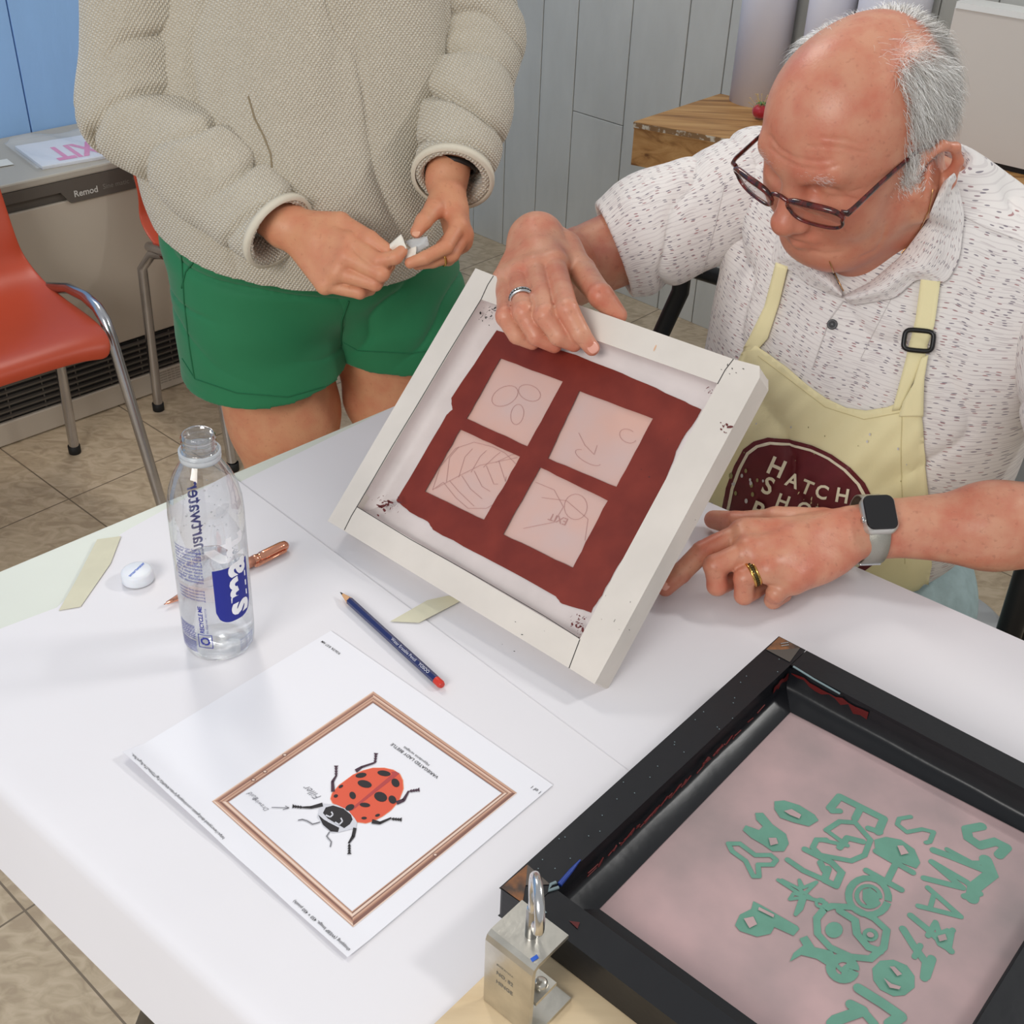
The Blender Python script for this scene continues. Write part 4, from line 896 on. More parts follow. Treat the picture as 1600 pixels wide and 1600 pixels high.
gs_(arc(540, 770, 22, 20, 0, 0, 6.1, 12), .0024)
gp([(190, 760), (230, 780), (420, 890), (430, 905), (400, 940), (300, 895), (280, 930), (210, 945), (120, 915), (95, 885), (120, 830), (180, 800)])
gs_([(560, 800), (520, 850), (525, 930), (590, 1000), (700, 1050), (800, 1060), (870, 1000), (885, 910), (820, 850), (700, 790), (600, 785), (560, 800)], .0050)
gs_([(640, 810), (720, 860), (730, 930), (790, 1000), (850, 1020)], .0055); gp(arc(610, 910, 46, 42, 0, 0, 5.9, 14)); gp(arc(800, 935, 42, 34, .3, 0, 5.9, 14)); sk_ = arc(800, 935, 20, 14, .3, 0, 5.9, 10)
gp([(430, 955), (470, 940), (510, 1000), (600, 1020), (640, 1080), (600, 1110), (520, 1060), (440, 1040), (380, 1075), (400, 1030), (450, 990)])
gs_(arc(655, 1110, 62, 55, .2, 0, 6.2), .0065); gs_([(620, 1090), (650, 1120), (690, 1090), (660, 1140)], .003)
gs_([(740, 1215), (860, 1290), (960, 1360), (900, 1400)], .0075); gs_([(700, 1300), (760, 1330), (620, 1380), (600, 1400)], .0075); gs_([(760, 1330), (820, 1400)], .006)
m_green = mat('green_stencil', (98, 146, 128), .4, var=.06, vscale=60)
sk = gm   # bare patches inside the filled letters
def sp(pts): sk.add([Z(*cg(*p), zg+.0012) for p in pts], [tuple(range(len(pts)))[::-1]], 1)
sp(sk_); sp([(270, 430), (310, 430), (320, 460), (280, 470)]); sp([(350, 290), (390, 280), (440, 310), (430, 330), (380, 310)]); sp([(140, 850), (190, 840), (210, 880), (170, 900)]); sp([(900, 1100), (925, 1100), (965, 1140), (940, 1150)]); sp([(940, 470), (970, 470), (1000, 510), (960, 520)]); sp([(1150, 940), (1190, 930), (1200, 960), (1160, 970)])
sp([(870, 1160), (900, 1210), (950, 1220), (960, 1205), (910, 1190)]); sp([(220, 790), (300, 830), (295, 845), (215, 805)]); gm.build('green_lettering', [m_green, m_mesh2], bfm)

m_pine = mat('pale_board', (222, 200, 164), .55, col2=(200, 176, 140), vscale=5, vlo=.3, vhi=.7, stretch=(2, 12, 1))
tag(MB().prism([BF(.075, .0245, .7535), BF(.56, .0245, .7535), BF(.56, .45, .7535), BF(.075, .45, .7535)], UP*.0175).build('base_board', m_pine, bevel=.002), 'pale wooden board lying on the paper beneath the black screen frame', 'board')
# hinge clamp
m_zinc = mat('zinc_plate', (202, 198, 188), .3, metal=.9, var=.1, vscale=45, bump=.2, bscale=220, bdist=.0008)
m_steel = mat('bright_steel', (205, 205, 205), .2, metal=1)
cl = thing('screen_clamp', 'zinc screw clamp with a ring bolt beside the black frame corner', 'clamp', BF(.40, .055, .771))
zc = .840; a0, a1, b0, b1 = .386, .417, .036, .0745; th = .0032
prof = [(a0, zc), (a0, zc-th), (a1-.003, zc-th), (a1-.0008, zc-th-.0012), (a1, zc-th-.004), (a1, .7755), (a1-.001, .7715), (a1+.022, .7715) if False else (a1-.001, .7715), (a1+th, .7715), (a1+th, zc-.006), (a1+th-.0015, zc-.0018), (a1+th-.005, zc)]
def BFp(a, b_, z): q = O2+E1*a+E2*b_; return V3(q[0], q[1], z)
m_ = MB(); m_.prism([BFp(a, b0, z) for a, z in prof], E2*(b1-b0), smooth=False); m_.build('bracket', m_zinc, cl, bevel=.0008)
m_ = MB(); m_.prism([BFp(a1-.001, b0, .7715), BFp(a1-.035, b0, .7715), BFp(a1-.035, b1+.004, .7715), BFp(a1-.001, b1+.004, .7715)], UP*.003); m_.build('lower_plate', m_zinc, cl, bevel=.0006)
m_ = MB(); m_.box(BFp(a1-.012, b1-.012, .800), E1*.010, E2*.0125, UP*.0015); m_.lathe([(.0001, .004), (.003, .004), (.0045, .0025), (.0048, 0)], BFp(a1-.014, b1-.006, .8015), UP, 20); m_.build('hinge_tab', m_zinc, cl)
bo = Z(830, 1461, zc); m_ = MB(); tp_ = []
for k in range(44): h = k*.0006; tp_.append((.0040 if k % 2 else .0035, h))
m_.lathe([(.0001, -.03), (.0037, -.03)]+tp_+[(.0036, .027), (.0001, .0275)], bo, UP, 24); m_.build('threaded_bolt', m_steel, cl)
m_ = MB(); rd = nrm(E1*.4+E2*.2); rp_ = [bo+UP*.024]
for t in np.linspace(-.5, math.pi*1.15, 16): pass
rx = nrm(np.cross(UP, nrm(_C-bo)))*.16+nrm((_C-bo)*V3(1, 1, 0))*.98; rx = nrm(rx)
rp_ = [bo+UP*.022, bo+UP*.029+rx*.001]+[bo+UP*(.046+.0155*math.sin(t))+rx*(.012-.0155*math.cos(t))*1.0 for t in np.linspace(-.75, math.pi*1.42, 22)]
m_.tube(rp_, .0032, 12); m_.build('ring', m_steel, cl)
m_ = MB(); m_.add([BFp(a1-.001, b1-.004, zc+.0003), BFp(a1-.006, b1-.003, zc+.0003), BFp(a1-.007, b1-.0055, zc+.0003), BFp(a1-.002, b1-.0065, zc+.0003)], [(0, 1, 2, 3)]); m_.build('blue_spot', mat('blue_paint_spot', (40, 90, 190), .5), cl)
m_ = MB(); fx = E2; zf = .815
for k, t_ in enumerate(('MADE IN U.S.A.', 'NO. 82', 'HINGE')): put_text(m_, t_, BFp(a1+th+.0002, b0+.010, .818-.009*k), E2, UP, .0040, 0, .02, fit=.014)
m_.build('stamped_text', mat('stamp_shadow', (120, 116, 108), .6), cl)
# ---------------------------------------------------------------- people: shared helpers and skins
def Y(x, y, Yv): d = ray(x, y); return _C + d*Yv/d[1]
def skin_mat(name, base, red, dark, rough=.5, sc=1.0):
    m = bpy.data.materials.new(name); m.use_nodes = True; N, L, b = nodes(m)
    b.inputs['Roughness'].default_value = rough; b.inputs['Specular IOR Level'].default_value = .45
    b.inputs['Subsurface Weight'].default_value = .12; b.inputs['Subsurface Radius'].default_value = (.010, .004, .002); b.inputs['Subsurface Scale'].default_value = .6
    tc = N.new('ShaderNodeTexCoord'); n1 = N.new('ShaderNodeTexNoise'); n1.inputs['Scale'].default_value = 38*sc; n1.inputs['Detail'].default_value = 5; L.new(tc.outputs['Object'], n1.inputs['Vector'])
    r1 = N.new('ShaderNodeValToRGB'); L.new(n1.outputs['Fac'], r1.inputs[0]); e = r1.color_ramp.elements; e[0].position = .32; e[0].color = lin(red); e[1].position = .62; e[1].color = lin(base)
    n2 = N.new('ShaderNodeTexNoise'); n2.inputs['Scale'].default_value = 190*sc; n2.inputs['Detail'].default_value = 3; L.new(tc.outputs['Object'], n2.inputs['Vector'])
    r2 = N.new('ShaderNodeValToRGB'); L.new(n2.outputs['Fac'], r2.inputs[0]); e = r2.color_ramp.elements; e[0].position = .28; e[0].color = (1, 1, 1, 1); e[1].position = .40; e[1].color = (0, 0, 0, 1)
    mx = N.new('ShaderNodeMix'); mx.data_type = 'RGBA'; f = math_node(N, L, 'MULTIPLY', r2.outputs[0], .35); L.new(f, mx.inputs[0]); L.new(r1.outputs[0], mx.inputs[6]); mx.inputs[7].default_value = lin(dark)
    at = N.new('ShaderNodeAttribute'); at.attribute_name = 'tint'; mx2 = N.new('ShaderNodeMix'); mx2.data_type = 'RGBA'; L.new(at.outputs['Fac'], mx2.inputs[0]); L.new(mx.outputs[2], mx2.inputs[6]); mx2.inputs[7].default_value = lin(red)
    L.new(mx2.outputs[2], b.inputs['Base Color'])
    n3 = N.new('ShaderNodeTexNoise'); n3.inputs['Scale'].default_value = 420*sc; n3.inputs['Detail'].default_value = 4; L.new(tc.outputs['Object'], n3.inputs['Vector'])
    bp = N.new('ShaderNodeBump'); bp.inputs['Strength'].default_value = .35; bp.inputs['Distance'].default_value = .0006; L.new(n3.outputs['Fac'], bp.inputs['Height']); L.new(bp.outputs[0], b.inputs['Normal'])
    return m
def chain(pts, rad, k=.006):
    return [cone(pts[i], pts[i+1], rad[i], rad[i+1], k) for i in range(len(pts)-1)]
def tint_near(V, spots):
    t = np.zeros(len(V))
    for c, r, a in spots: t = np.maximum(t, a*np.exp(-((V-c)**2).sum(1)/(r*r)))
    return t
def creases(V, N_, spots):
    """shallow skin folds: (centre, along-finger direction, radius, depth, number of folds)"""
    V = V.copy()
    for c, d, r, dep, n in spots:
        q = V-c; x = q@nrm(d); w = np.exp(-(q*q).sum(1)/(r*r)); V -= N_*(dep*w*(.5+.5*np.cos(2*math.pi*x*n/(2*r))))[:, None]
    return V
def nail(mb, c, axis, normal, w, l, mi=0):
    """thin rounded nail plate curved over the fingertip"""
    a = nrm(axis); n = nrm(normal-a*(normal@a)); s = np.cross(a, n); P = [c+n*.0003]
    for r in (.35, .7, .92, 1.0):
        for k in range(20):
            t = 2*math.pi*k/20; u, v = r*abs(math.cos(t))**.75*np.sign(math.cos(t)), r*abs(math.sin(t))**.75*np.sign(math.sin(t))
            P.append(c+a*v*l*.5+s*u*w*.5+n*(.0003-.0016*u*u-.0005*max(0, v)**2-(.0004 if r == 1 else 0)))
    F = [(0, 1+k, 1+(k+1) % 20) for k in range(20)]+[(1+20*i+k, 1+20*(i+1)+k, 1+20*(i+1)+(k+1) % 20, 1+20*i+(k+1) % 20) for i in range(3) for k in range(20)]
    mb.add(P, F, mi, True)

# ---------------------------------------------------------------- the standing woman
m_skinW = skin_mat('tanned_skin', (210, 150, 114), (204, 134, 102), (176, 112, 80))
wo = thing('person', 'standing person in a beige fleece pullover and green shorts, unfolding a scrap of tissue', 'person', (-.29, 1.57, 0))
shR, shL = V3(-.445, 1.56, 1.30), V3(-.135, 1.62, 1.31); elR, elL = V3(-.492, 1.505, 1.035), V3(-.072, 1.61, 1.10)
wR_, wL_ = D(445, 354, 1.42), D(700, 268, 1.432)
hR = dict(w=D(452, 352, 1.42), i=D(546, 378, 1.378), m=D(541, 402, 1.372), r=D(527, 426, 1.378), p=D(508, 445, 1.388))
iR = [hR['i'], D(592, 408, 1.360), D(618, 402, 1.358), D(628, 392, 1.362)]
mR = [hR['m'], D(596, 428, 1.362), D(606, 414, 1.378), D(612, 403, 1.385)]
rR = [hR['r'], D(586, 443, 1.372), D(595, 432, 1.392), D(594, 420, 1.405)]
pR = [hR['p'], D(562, 457, 1.388), D(578, 452, 1.404), D(584, 440, 1.412)]
tR = [D(468, 345, 1.428), D(532, 348, 1.398), D(578, 374, 1.376), D(605, 391, 1.370)]
hl = dict(w=D(697, 285, 1.432), i=D(716, 352, 1.392), m=D(724, 366, 1.402), r=D(722, 378, 1.412), p=D(712, 385, 1.422))
iL = [hl['i'], D(697, 386, 1.374), D(664, 403, 1.366), D(641, 411, 1.364)]
mL = [hl['m'], D(706, 398, 1.392), D(676, 408, 1.384), D(652, 413, 1.380)]
rL = [hl['r'], D(700, 404, 1.405), D(690, 392, 1.42), D(700, 378, 1.425)]
pL = [hl['p'], D(696, 396, 1.425), D(690, 384, 1.435), D(698, 372, 1.435)]
tL = [D(692, 300, 1.425), D(679, 326, 1.395), D(662, 346, 1.378), D(651, 362, 1.372)]
def hand(w, K, fingers, thumb, sc=1.0, wr=(.024, .021), palm=.0125):
    P = [cone(w, (w+K['m'])/2, wr[0]*.86, .0165*sc, .012)]
    for q in 'imrp': P.append(cone(w*.75+K[q]*.25+(K[q]-K['m'])*.15, K[q], palm*1.05*sc, palm*.93*sc, .010))
    P.append(cone(K['i'], K['m'], palm*.8*sc, palm*.8*sc, .006)); P.append(cone(K['r'], K['p'], palm*.8*sc, palm*.72*sc, .006)); P.append(cone(K['m'], K['r'], palm*.8*sc, palm*.8*sc, .006))
    for f, r in zip(fingers, ((.0100, .0090, .0082, .0068), (.0102, .0094, .0084, .0070), (.0098, .0088, .0078, .0066), (.0088, .0078, .0070, .0060))):
        P += chain(f, [x*sc for x in r], .0022)
    P.append(cone(w*.8+thumb[0]*.2, thumb[1], .014*sc, .0125*sc, .012)); P += chain(thumb, [.0135*sc, .0118*sc, .0102*sc, .0078*sc], .003)
    return P
arms = [cone(elR, wR_, .036, .025, .02), cone(wR_, hR['w'], .025, .0235, .01), cone(elL, wL_, .036, .024, .02), cone(wL_, hl['w'], .024, .0225, .01)]
g1 = [cone(elR*.4+wR_*.6, wR_, .030, .025, .01), cone(wR_, hR['w'], .0245, .0235, .01)]+hand(hR['w'], hR, (iR, mR, rR, pR), tR)
g2 = [cone(elL*.4+wL_*.6, wL_, .029, .024, .01), cone(wL_, hl['w'], .024, .0225, .01)]+hand(hl['w'], hl, (iL, mL, rL, pL), tL, .96)
body = [cone(elR, elR*.4+wR_*.6, .038, .031, .02), cone(elL, elL*.4+wL_*.6, .037, .030, .02), cone(shR, elR, .048, .038, .02), cone(shL, elL, .048, .037, .02),
        ell((-.29, 1.585, 1.20), (.165, .105, .20), k=.05), ell((-.295, 1.585, .89), (.155, .095, .14), k=.06), cone((-.29, 1.59, 1.30), (-.285, 1.575, 1.42), .06, .05, .04),
        cone(shR, (-.29, 1.59, 1.33), .05, .06, .04), cone(shL, (-.29, 1.60, 1.33), .05, .06, .04),
        ell((-.283, 1.555, 1.53), (.074, .092, .112), k=.03), ell((-.283, 1.525, 1.47), (.052, .06, .055), k=.03), cone((-.283, 1.455, 1.535), (-.283, 1.443, 1.505), .006, .010, .012), cone((-.30, 1.462, 1.472), (-.266, 1.462, 1.472), .006, .006, .008),
        ell((-.359, 1.565, 1.52), (.008, .018, .028), k=.006), ell((-.207, 1.565, 1.52), (.008, .018, .028), k=.006),
        cut(ell((-.312, 1.455, 1.54), (.014, .012, .008), k=.008)), cut(ell((-.254, 1.455, 1.54), (.014, .012, .008), k=.008))]
kneeA, ankA = V3(-.352, 1.56, .44), V3(-.36, 1.62, .09); kneeB, ankB = V3(-.178, 1.68, .44), V3(-.16, 1.74, .09)
hipA, hipB = V3(-.385, 1.565, .80), V3(-.205, 1.62, .82)
legs = [cone(hipA, V3(-.350, 1.55, .57), .097, .081, .03), cone(V3(-.350, 1.55, .57), kneeA, .081, .058, .02), cone(kneeA, kneeA*.6+ankA*.4+V3(0, .015, 0), .056, .056, .03), cone(kneeA*.6+ankA*.4+V3(0, .015, 0), ankA, .056, .036, .02),
        cone(hipB, V3(-.183, 1.63, .57), .097, .080, .03), cone(V3(-.183, 1.63, .57), kneeB, .080, .058, .02), cone(kneeB, kneeB*.6+ankB*.4+V3(0, .015, 0), .056, .056, .03), cone(kneeB*.6+ankB*.4+V3(0, .015, 0), ankB, .056, .036, .02),
        cone(ankA+V3(0, .02, -.045), ankA+V3(.03, -.16, -.062), .036, .026, .02), cone(ankB+V3(0, .02, -.045), ankB+V3(.03, -.16, -.062), .036, .026, .02)]
pr_ = [solid(g1, .0016), solid(g2, .0016), solid(body, .005), solid(legs, .005)]
tints = []
for V, F in pr_[:2]:
    tints.append(tint_near(V, [(q, .011, .75) for q in (hR['i'], hR['m'], hR['r'], iR[1], mR[1], rR[1], pR[1], hl['i'], hl['m'], iL[1], tR[2], tL[2], tL[3], iR[3], iL[3])]))
N_ = vnormals(*pr_[1]); pr_[1] = (creases(pr_[1][0], N_, [(tL[2], tL[3]-tL[1], .008, .0005, 3), (iL[1], iL[2]-iL[0], .008, .0005, 3)]), pr_[1][1])
for V, F in pr_[2:]: tints.append(np.zeros(len(V)))
np_mesh('body', pr_, m_skinW, wo, {'tint': np.concatenate(tints)})
nm = MB(); m_nail = mat('fingernail', (222, 164, 134), .3)
nail(nm, D(650, 363.5, 1.3645), tL[3]-tL[2], -_F+_U*.25, .0090, .0095); nm.build('fingernail', m_nail, wo)
hair = solid([ell((-.283, 1.585, 1.555), (.088, .105, .118), k=.02), cone((-.283, 1.64, 1.55), (-.283, 1.665, 1.36), .07, .045, .03), cut(ell((-.283, 1.43, 1.50), (.07, .06, .10), k=.02))], .005)
np_mesh('hair', [hair], mat('brown_hair', (92, 66, 46), .6, var=.2, vscale=40, stretch=(6, 6, 1), bump=.6, bscale=60), wo)

# fleece pullover
m_fl = mat('beige_fleece', (196, 188, 168), .95, sheen=.3); N, L, b = nodes(m_fl)
tc = N.new('ShaderNodeTexCoord'); nz = N.new('ShaderNodeTexNoise'); nz.inputs['Scale'].default_value = 30; nz.inputs['Detail'].default_value = 2; L.new(tc.outputs['Object'], nz.inputs['Vector'])
at = N.new('ShaderNodeAttribute'); at.attribute_name = 'pat'; vm = N.new('ShaderNodeVectorMath'); vm.operation = 'MULTIPLY_ADD'; vm.inputs[1].default_value = (.0035,)*3; L.new(nz.outputs['Color'], vm.inputs[0]); L.new(at.outputs['Vector'], vm.inputs[2])
def wave(rot, sc, src):
    mp = N.new('ShaderNodeMapping'); mp.inputs['Rotation'].default_value = (0, 0, rot); L.new(src, mp.inputs[0]); w = N.new('ShaderNodeTexWave'); w.inputs['Scale'].default_value = sc; w.inputs['Distortion'].default_value = .6; w.inputs['Detail'].default_value = 1; w.inputs['Detail Scale'].default_value = 2; L.new(mp.outputs[0], w.inputs[0]); return w.outputs['Fac']
wa, wb_ = wave(.62, 84, vm.outputs[0]), wave(-.95, 84, vm.outputs[0]); pr2 = math_node(N, L, 'MULTIPLY', wa, wb_)
fz = N.new('ShaderNodeTexNoise'); fz.inputs['Scale'].default_value = 700; fz.inputs['Detail'].default_value = 4; L.new(tc.outputs['Object'], fz.inputs['Vector'])
hh = math_node(N, L, 'ADD', pr2, math_node(N, L, 'MULTIPLY', fz.outputs['Fac'], .55))
bp = N.new('ShaderNodeBump'); bp.inputs['Strength'].default_value = .9; bp.inputs['Distance'].default_value = .0022; L.new(hh, bp.inputs['Height']); L.new(bp.outputs[0], b.inputs['Normal'])
cr = N.new('ShaderNodeValToRGB'); L.new(hh, cr.inputs[0]); e = cr.color_ramp.elements; e[0].position = .18; e[0].color = lin((176, 163, 140)); e[1].position = .75; e[1].color = lin((230, 224, 209)); L.new(cr.outputs[0], b.inputs['Base Color'])
cufR, cufL = D(436, 363, 1.418), D(707, 279, 1.425)
dR_, dL_ = nrm(cufR-elR), nrm(cufL-elL)
tors = [ell((-.285, 1.575, 1.16), (.190, .135, .26), k=.05), ell((-.305, 1.555, .95), (.208, .150, .24), k=.08), cone(shR+V3(.01, 0, 0), V3(-.29, 1.60, 1.36), .075, .085, .06), cone(shL, V3(-.29, 1.60, 1.36), .075, .085, .06), ell((-.27, 1.475, .90), (.13, .07, .10), k=.08)]
slR = [cone(shR, elR, .078, .068, .03), cone(elR, elR*.5+cufR*.5, .067, .058, .03), cone(elR*.5+cufR*.5, cufR, .060, .046, .02)]
slL = [cone(shL, elL, .070, .058, .03), cone(elL, elL*.5+cufL*.5, .056, .052, .03), cone(elL*.5+cufL*.5, cufL, .054, .044, .02)]
hemN = nrm(V3(-.06, .16, -1)); hemP = V3(-.30, 1.40, .846)
T1 = solid(tors+[keep(hemN, hemN@hemP), cut(ell((-.305, 1.56, .86), (.196, .135, .10), k=.008))], .003, lo=(-.56, 1.32, .78), hi=(.0, 1.80, 1.46))
dR2 = nrm(cufR-(elR*.5+cufR*.5)); dL2 = nrm(cufL-(elL*.5+cufL*.5))
S1 = solid(slR+[cut(cone(cufR-dR2*.05, cufR+dR2*.05, .036, .044, .006)), keep(dR2, dR2@cufR)], .003)
S2 = solid(slL+[cut(cone(cufL-dL2*.05, cufL+dL2*.05, .034, .041, .006)), keep(dL2, dL2@cufL)], .003)
def folds(V, F, axis, amp, freq, seed, mask=None, warp=2.0, an=(1, 1, 1)):
    V0 = V; n = vnormals(V, F); a = nrm(axis); V = V*np.array(an); ph = noise3(V*9+seed)*warp+noise3(V*22+seed*3)*.5
    c_ = 1-np.abs(np.sin((V0@a)*freq*.5+ph*1.1)); d = amp*(noise3(V*13+seed+7)*.45+.25-1.35*c_**3.0*np.clip(.55+.8*noise3(V*8+seed), 0, 1))
    if mask is not None: d = d*mask
    V2 = V0+n*d[:, None]; return relax(V2, F, .3), F
mR_ = np.clip(np.linalg.norm(S1[0]-cufR, axis=1)/.05-.5, 0, 1); S1 = folds(*S1, nrm(elR-cufR)*.8+V3(0, 0, .5), .016, 105, 1.3, mR_, 1.3)
mL_ = np.clip(np.linalg.norm(S2[0]-cufL, axis=1)/.05-.5, 0, 1); S2 = folds(*S2, nrm(elL-cufL)*.9+V3(.3, 0, .3), .016, 105, 5.1, mL_, 1.3)
mT = np.clip((T1[0][:, 2]-.86)/.05, .15, 1); T1 = folds(*T1, V3(1, .1, .22), .010, 44, 9.7, mT, 1.4, (1.2, 1, .33))
def limb_pat(V, a, b_):
    ax = nrm(b_-a); s = nrm(np.cross(ax, V3(0, 1, 0))); t = np.cross(ax, s); q = V-a; an = np.arctan2(q@t, q@s); return np.stack([an*.055, q@ax, np.zeros(len(V))], 1)
pats = np.concatenate([np.stack([q[0][:, 0]+(q[0][:, 1]-1.5)*.25, q[0][:, 2]+(q[0][:, 1]-1.5)*.35, 0*q[0][:, 0]], 1) for q in (T1, S1, S2)])
fleece = [T1, S1, S2]; swo = np_mesh('fleece_pullover', fleece, m_fl, wo, {'pat': pats})
m_bind = mat('cream_binding', (214, 206, 188), .85, bump=.2, bscale=300)
bm_ = MB()
def ringband(mb, c, ax, r, wd, th, squash=None, n=64, mi=0):
    a = nrm(np.cross(ax, V3(.3, 1, .2))); b_ = np.cross(ax, a); prof = [(r-th, 0), (r+th*.8, 0), (r+th, -wd*.5), (r+th*.8, -wd), (r-th*.5, -wd), (r-th, 0)]
    P = [c+ax*h+(a*math.cos(2*math.pi*j/n)+b_*math.sin(2*math.pi*j/n))*q for q, h in prof for j in range(n)]
    mb.add(P, [(i*n+j, i*n+(j+1) % n, (i+1)*n+(j+1) % n, (i+1)*n+j) for i in range(len(prof)-1) for j in range(n)], mi, True)
ringband(bm_, cufR+dR2*.002, dR2, .0485, .009, .0028); bm_.build('cuff_binding', m_bind, swo); bm_ = MB(); ringband(bm_, cufL+dL2*.002, dL2, .0480, .009, .0028)
bm_.build('cuff_binding', m_bind, swo)

# green shorts
m_gr = mat('green_cotton', (32, 118, 76), .75, var=.05, vscale=9, bump=.25, bscale=900, bdist=.0005, sheen=.15)
hpA, hpB = V3(-.345, 1.545, .655), V3(-.175, 1.625, .665)
tA = nrm(hpA-hipA); tB = nrm(hpB-hipB)
shA = [ell((-.302, 1.575, .87), (.192, .140, .12), k=.04), ell((-.275, 1.59, .79), (.10, .12, .07), k=.03), cone(V3(-.375, 1.56, .83), hpA+V3(-.022, 0, -.02), .118, .122, .03)]
shB = [ell((-.285, 1.585, .87), (.190, .138, .12), k=.04), ell((-.275, 1.59, .79), (.10, .12, .07), k=.03), cone(V3(-.215, 1.605, .83), hpB+V3(.004, 0, -.02), .112, .110, .03)]
kA, kB = nrm(V3(.05, .12, -1)), nrm(V3(-.05, .12, -1))
Q1 = solid(shA+[cut(cone(hpA+V3(-.015, 0, .06), hpA+V3(-.022, 0, -.06), .098, .116, .006)), keep(kA, kA@(hpA+V3(-.01, -.1, 0)))], .0032)
Q2 = solid(shB+[cut(cone(hpB+V3(0, 0, .06), hpB+V3(.004, 0, -.06), .090, .104, .006)), keep(kB, kB@(hpB+V3(0, -.1, .004)))], .0032)
Q1 = folds(*Q1, V3(.3, 0, 1), .0075, 120, 3.3, np.clip((Q1[0][:, 2]-.68)/.04, .12, 1), 1.6, (.5, .5, 1.6)); Q2 = folds(*Q2, V3(-.75, 0, .8), .0075, 110, 8.1, np.clip((Q2[0][:, 2]-.69)/.04, .12, 1), 1.6, (.6, .6, 1.4))
sho = np_mesh('green_shorts', [Q1, Q2], m_gr, wo)
bvs = bvh_of([Q1, Q2]); sm2 = MB()
def seam_on(bv, pts, r, mb, off=.0005, n=40, mi=0):
    P = []
    for i in range(n+1):
        t = i/n*(len(pts)-1); k = min(int(t), len(pts)-2); f = t-k; x = pts[k][0]*(1-f)+pts[k+1][0]*f; y = pts[k][1]*(1-f)+pts[k+1][1]*f; h = hit(bv, x, y)
        if h: P.append(h[0]+h[1]*off)
    if len(P) > 2: mb.tube(P, r, 6, mi)
seam_on(bvs, [(284, 400), (288, 470), (296, 540), (304, 590)], .0011, sm2); seam_on(bvs, [(284, 450), (290, 425), (306, 405)], .0012, sm2)
seam_on(bvs, [(285, 560), (305, 592), (370, 614), (450, 620), (520, 600), (533, 585)], .0008, sm2); seam_on(bvs, [(537, 535), (560, 548), (640, 552), (668, 548)], .0008, sm2); seam_on(bvs, [(545, 470), (534, 500), (533, 540)], .0012, sm2)
sm2.build('seams', mat('dark_green_seam', (28, 102, 66), .8), sho)
sh_ = [solid([cone(a+V3(0, .03, -.055), a+V3(.03, -.165, -.062), .043, .036, .02), cone(a+V3(0, .01, -.03), a+V3(0, .01, .01), .042, .040, .02), keep((0, 0, -1), 0)], .005) for a in (ankA, ankB)]
for q in sh_: np_mesh('shoe', [q], mat('white_shoe', (222, 220, 214), .6) if q is sh_[0] else bpy.data.materials['white_shoe'], wo)

# tissue scrap between her fingers, ring
def sheet(name, corners, n, amp, seed, m, th=.0006):
    c = [np.asarray(p) for p in corners]; nn = nrm(np.cross(c[1]-c[0], c[3]-c[0])); P = []
    for i in range(n+1):
        for j in range(n+1):
            u, v = i/n, j/n; p = (c[0]*(1-u)+c[1]*u)*(1-v)+(c[3]*(1-u)+c[2]*u)*v; q = np.array([[u*3+seed, v*3, seed]]); P.append(p+nn*amp*float(noise3(q)[0]))
    return MB().add(P, [(i*(n+1)+j, (i+1)*(n+1)+j, (i+1)*(n+1)+j+1, i*(n+1)+j+1) for i in range(n) for j in range(n)], 0, True).build(name, m, None, solid=th)
m_tis = mat('white_tissue', (232, 226, 214), .8)
ti = thing('tissue', 'small white folded tissue scrap held between the fingers of the standing person', 'tissue', D(630, 385, 1.362))
t1 = sheet('folded_flap', [D(605, 385, 1.366), D(627, 366, 1.362), D(636, 388, 1.357), D(612, 398, 1.366)], 8, .002, 2, m_tis)
t2 = sheet('flap', [D(628, 398, 1.372), D(650, 384, 1.368), D(648, 402, 1.362), D(634, 408, 1.368)], 8, .002, 6, m_tis)
m_clf = mat('clear_film', (226, 232, 235), .15); nodes(m_clf)[2].inputs['Alpha'].default_value = .45
t3 = sheet('clear_film', [D(632, 376, 1.376), D(668, 370, 1.374), D(670, 382, 1.372), D(648, 396, 1.372)], 8, .003, 9, m_clf)
for t_ in (t1, t2, t3): t_.parent = ti; t_.matrix_parent_inverse = ti.matrix_world.inverted()
m_gold = mat('gold', (214, 170, 96), .22, metal=1)
rc_ = MB(); fd = nrm(mL[2]-mL[1]); ringband(rc_, mL[1]*.45+mL[2]*.55, fd, .0096, .0026, .0007, n=40); tag(rc_.build('finger_ring', m_gold), 'thin gold ring on the finger of the standing person', 'ring')

x_ = MB(); seam_on(bvh_of([T1]), [(388, 150), (398, 185), (412, 212), (423, 240), (425, 262), (419, 282)], .0011, x_); x_.build('pocket_seam', mat('fleece_seam', (140, 126, 102), .9), swo)
bc_ = D(707, 262, 1.436); bt_ = thing('bracelet', 'dark bracelet just inside the fleece cuff on the standing person’s wrist', 'bracelet', bc_)
x_ = MB(); ringband(x_, bc_, nrm(hl['w']-wL_), .0275, .006, .0014); x_.build('band', mat('dark_cord', (36, 30, 28), .5), bt_)
x_ = MB(); x_.box(bc_+_R*.0265+_U*.006-_F*.006, _R*.002, _U*.004, _F*.004); x_.build('clasp', m_chrome, bt_, bevel=.001)
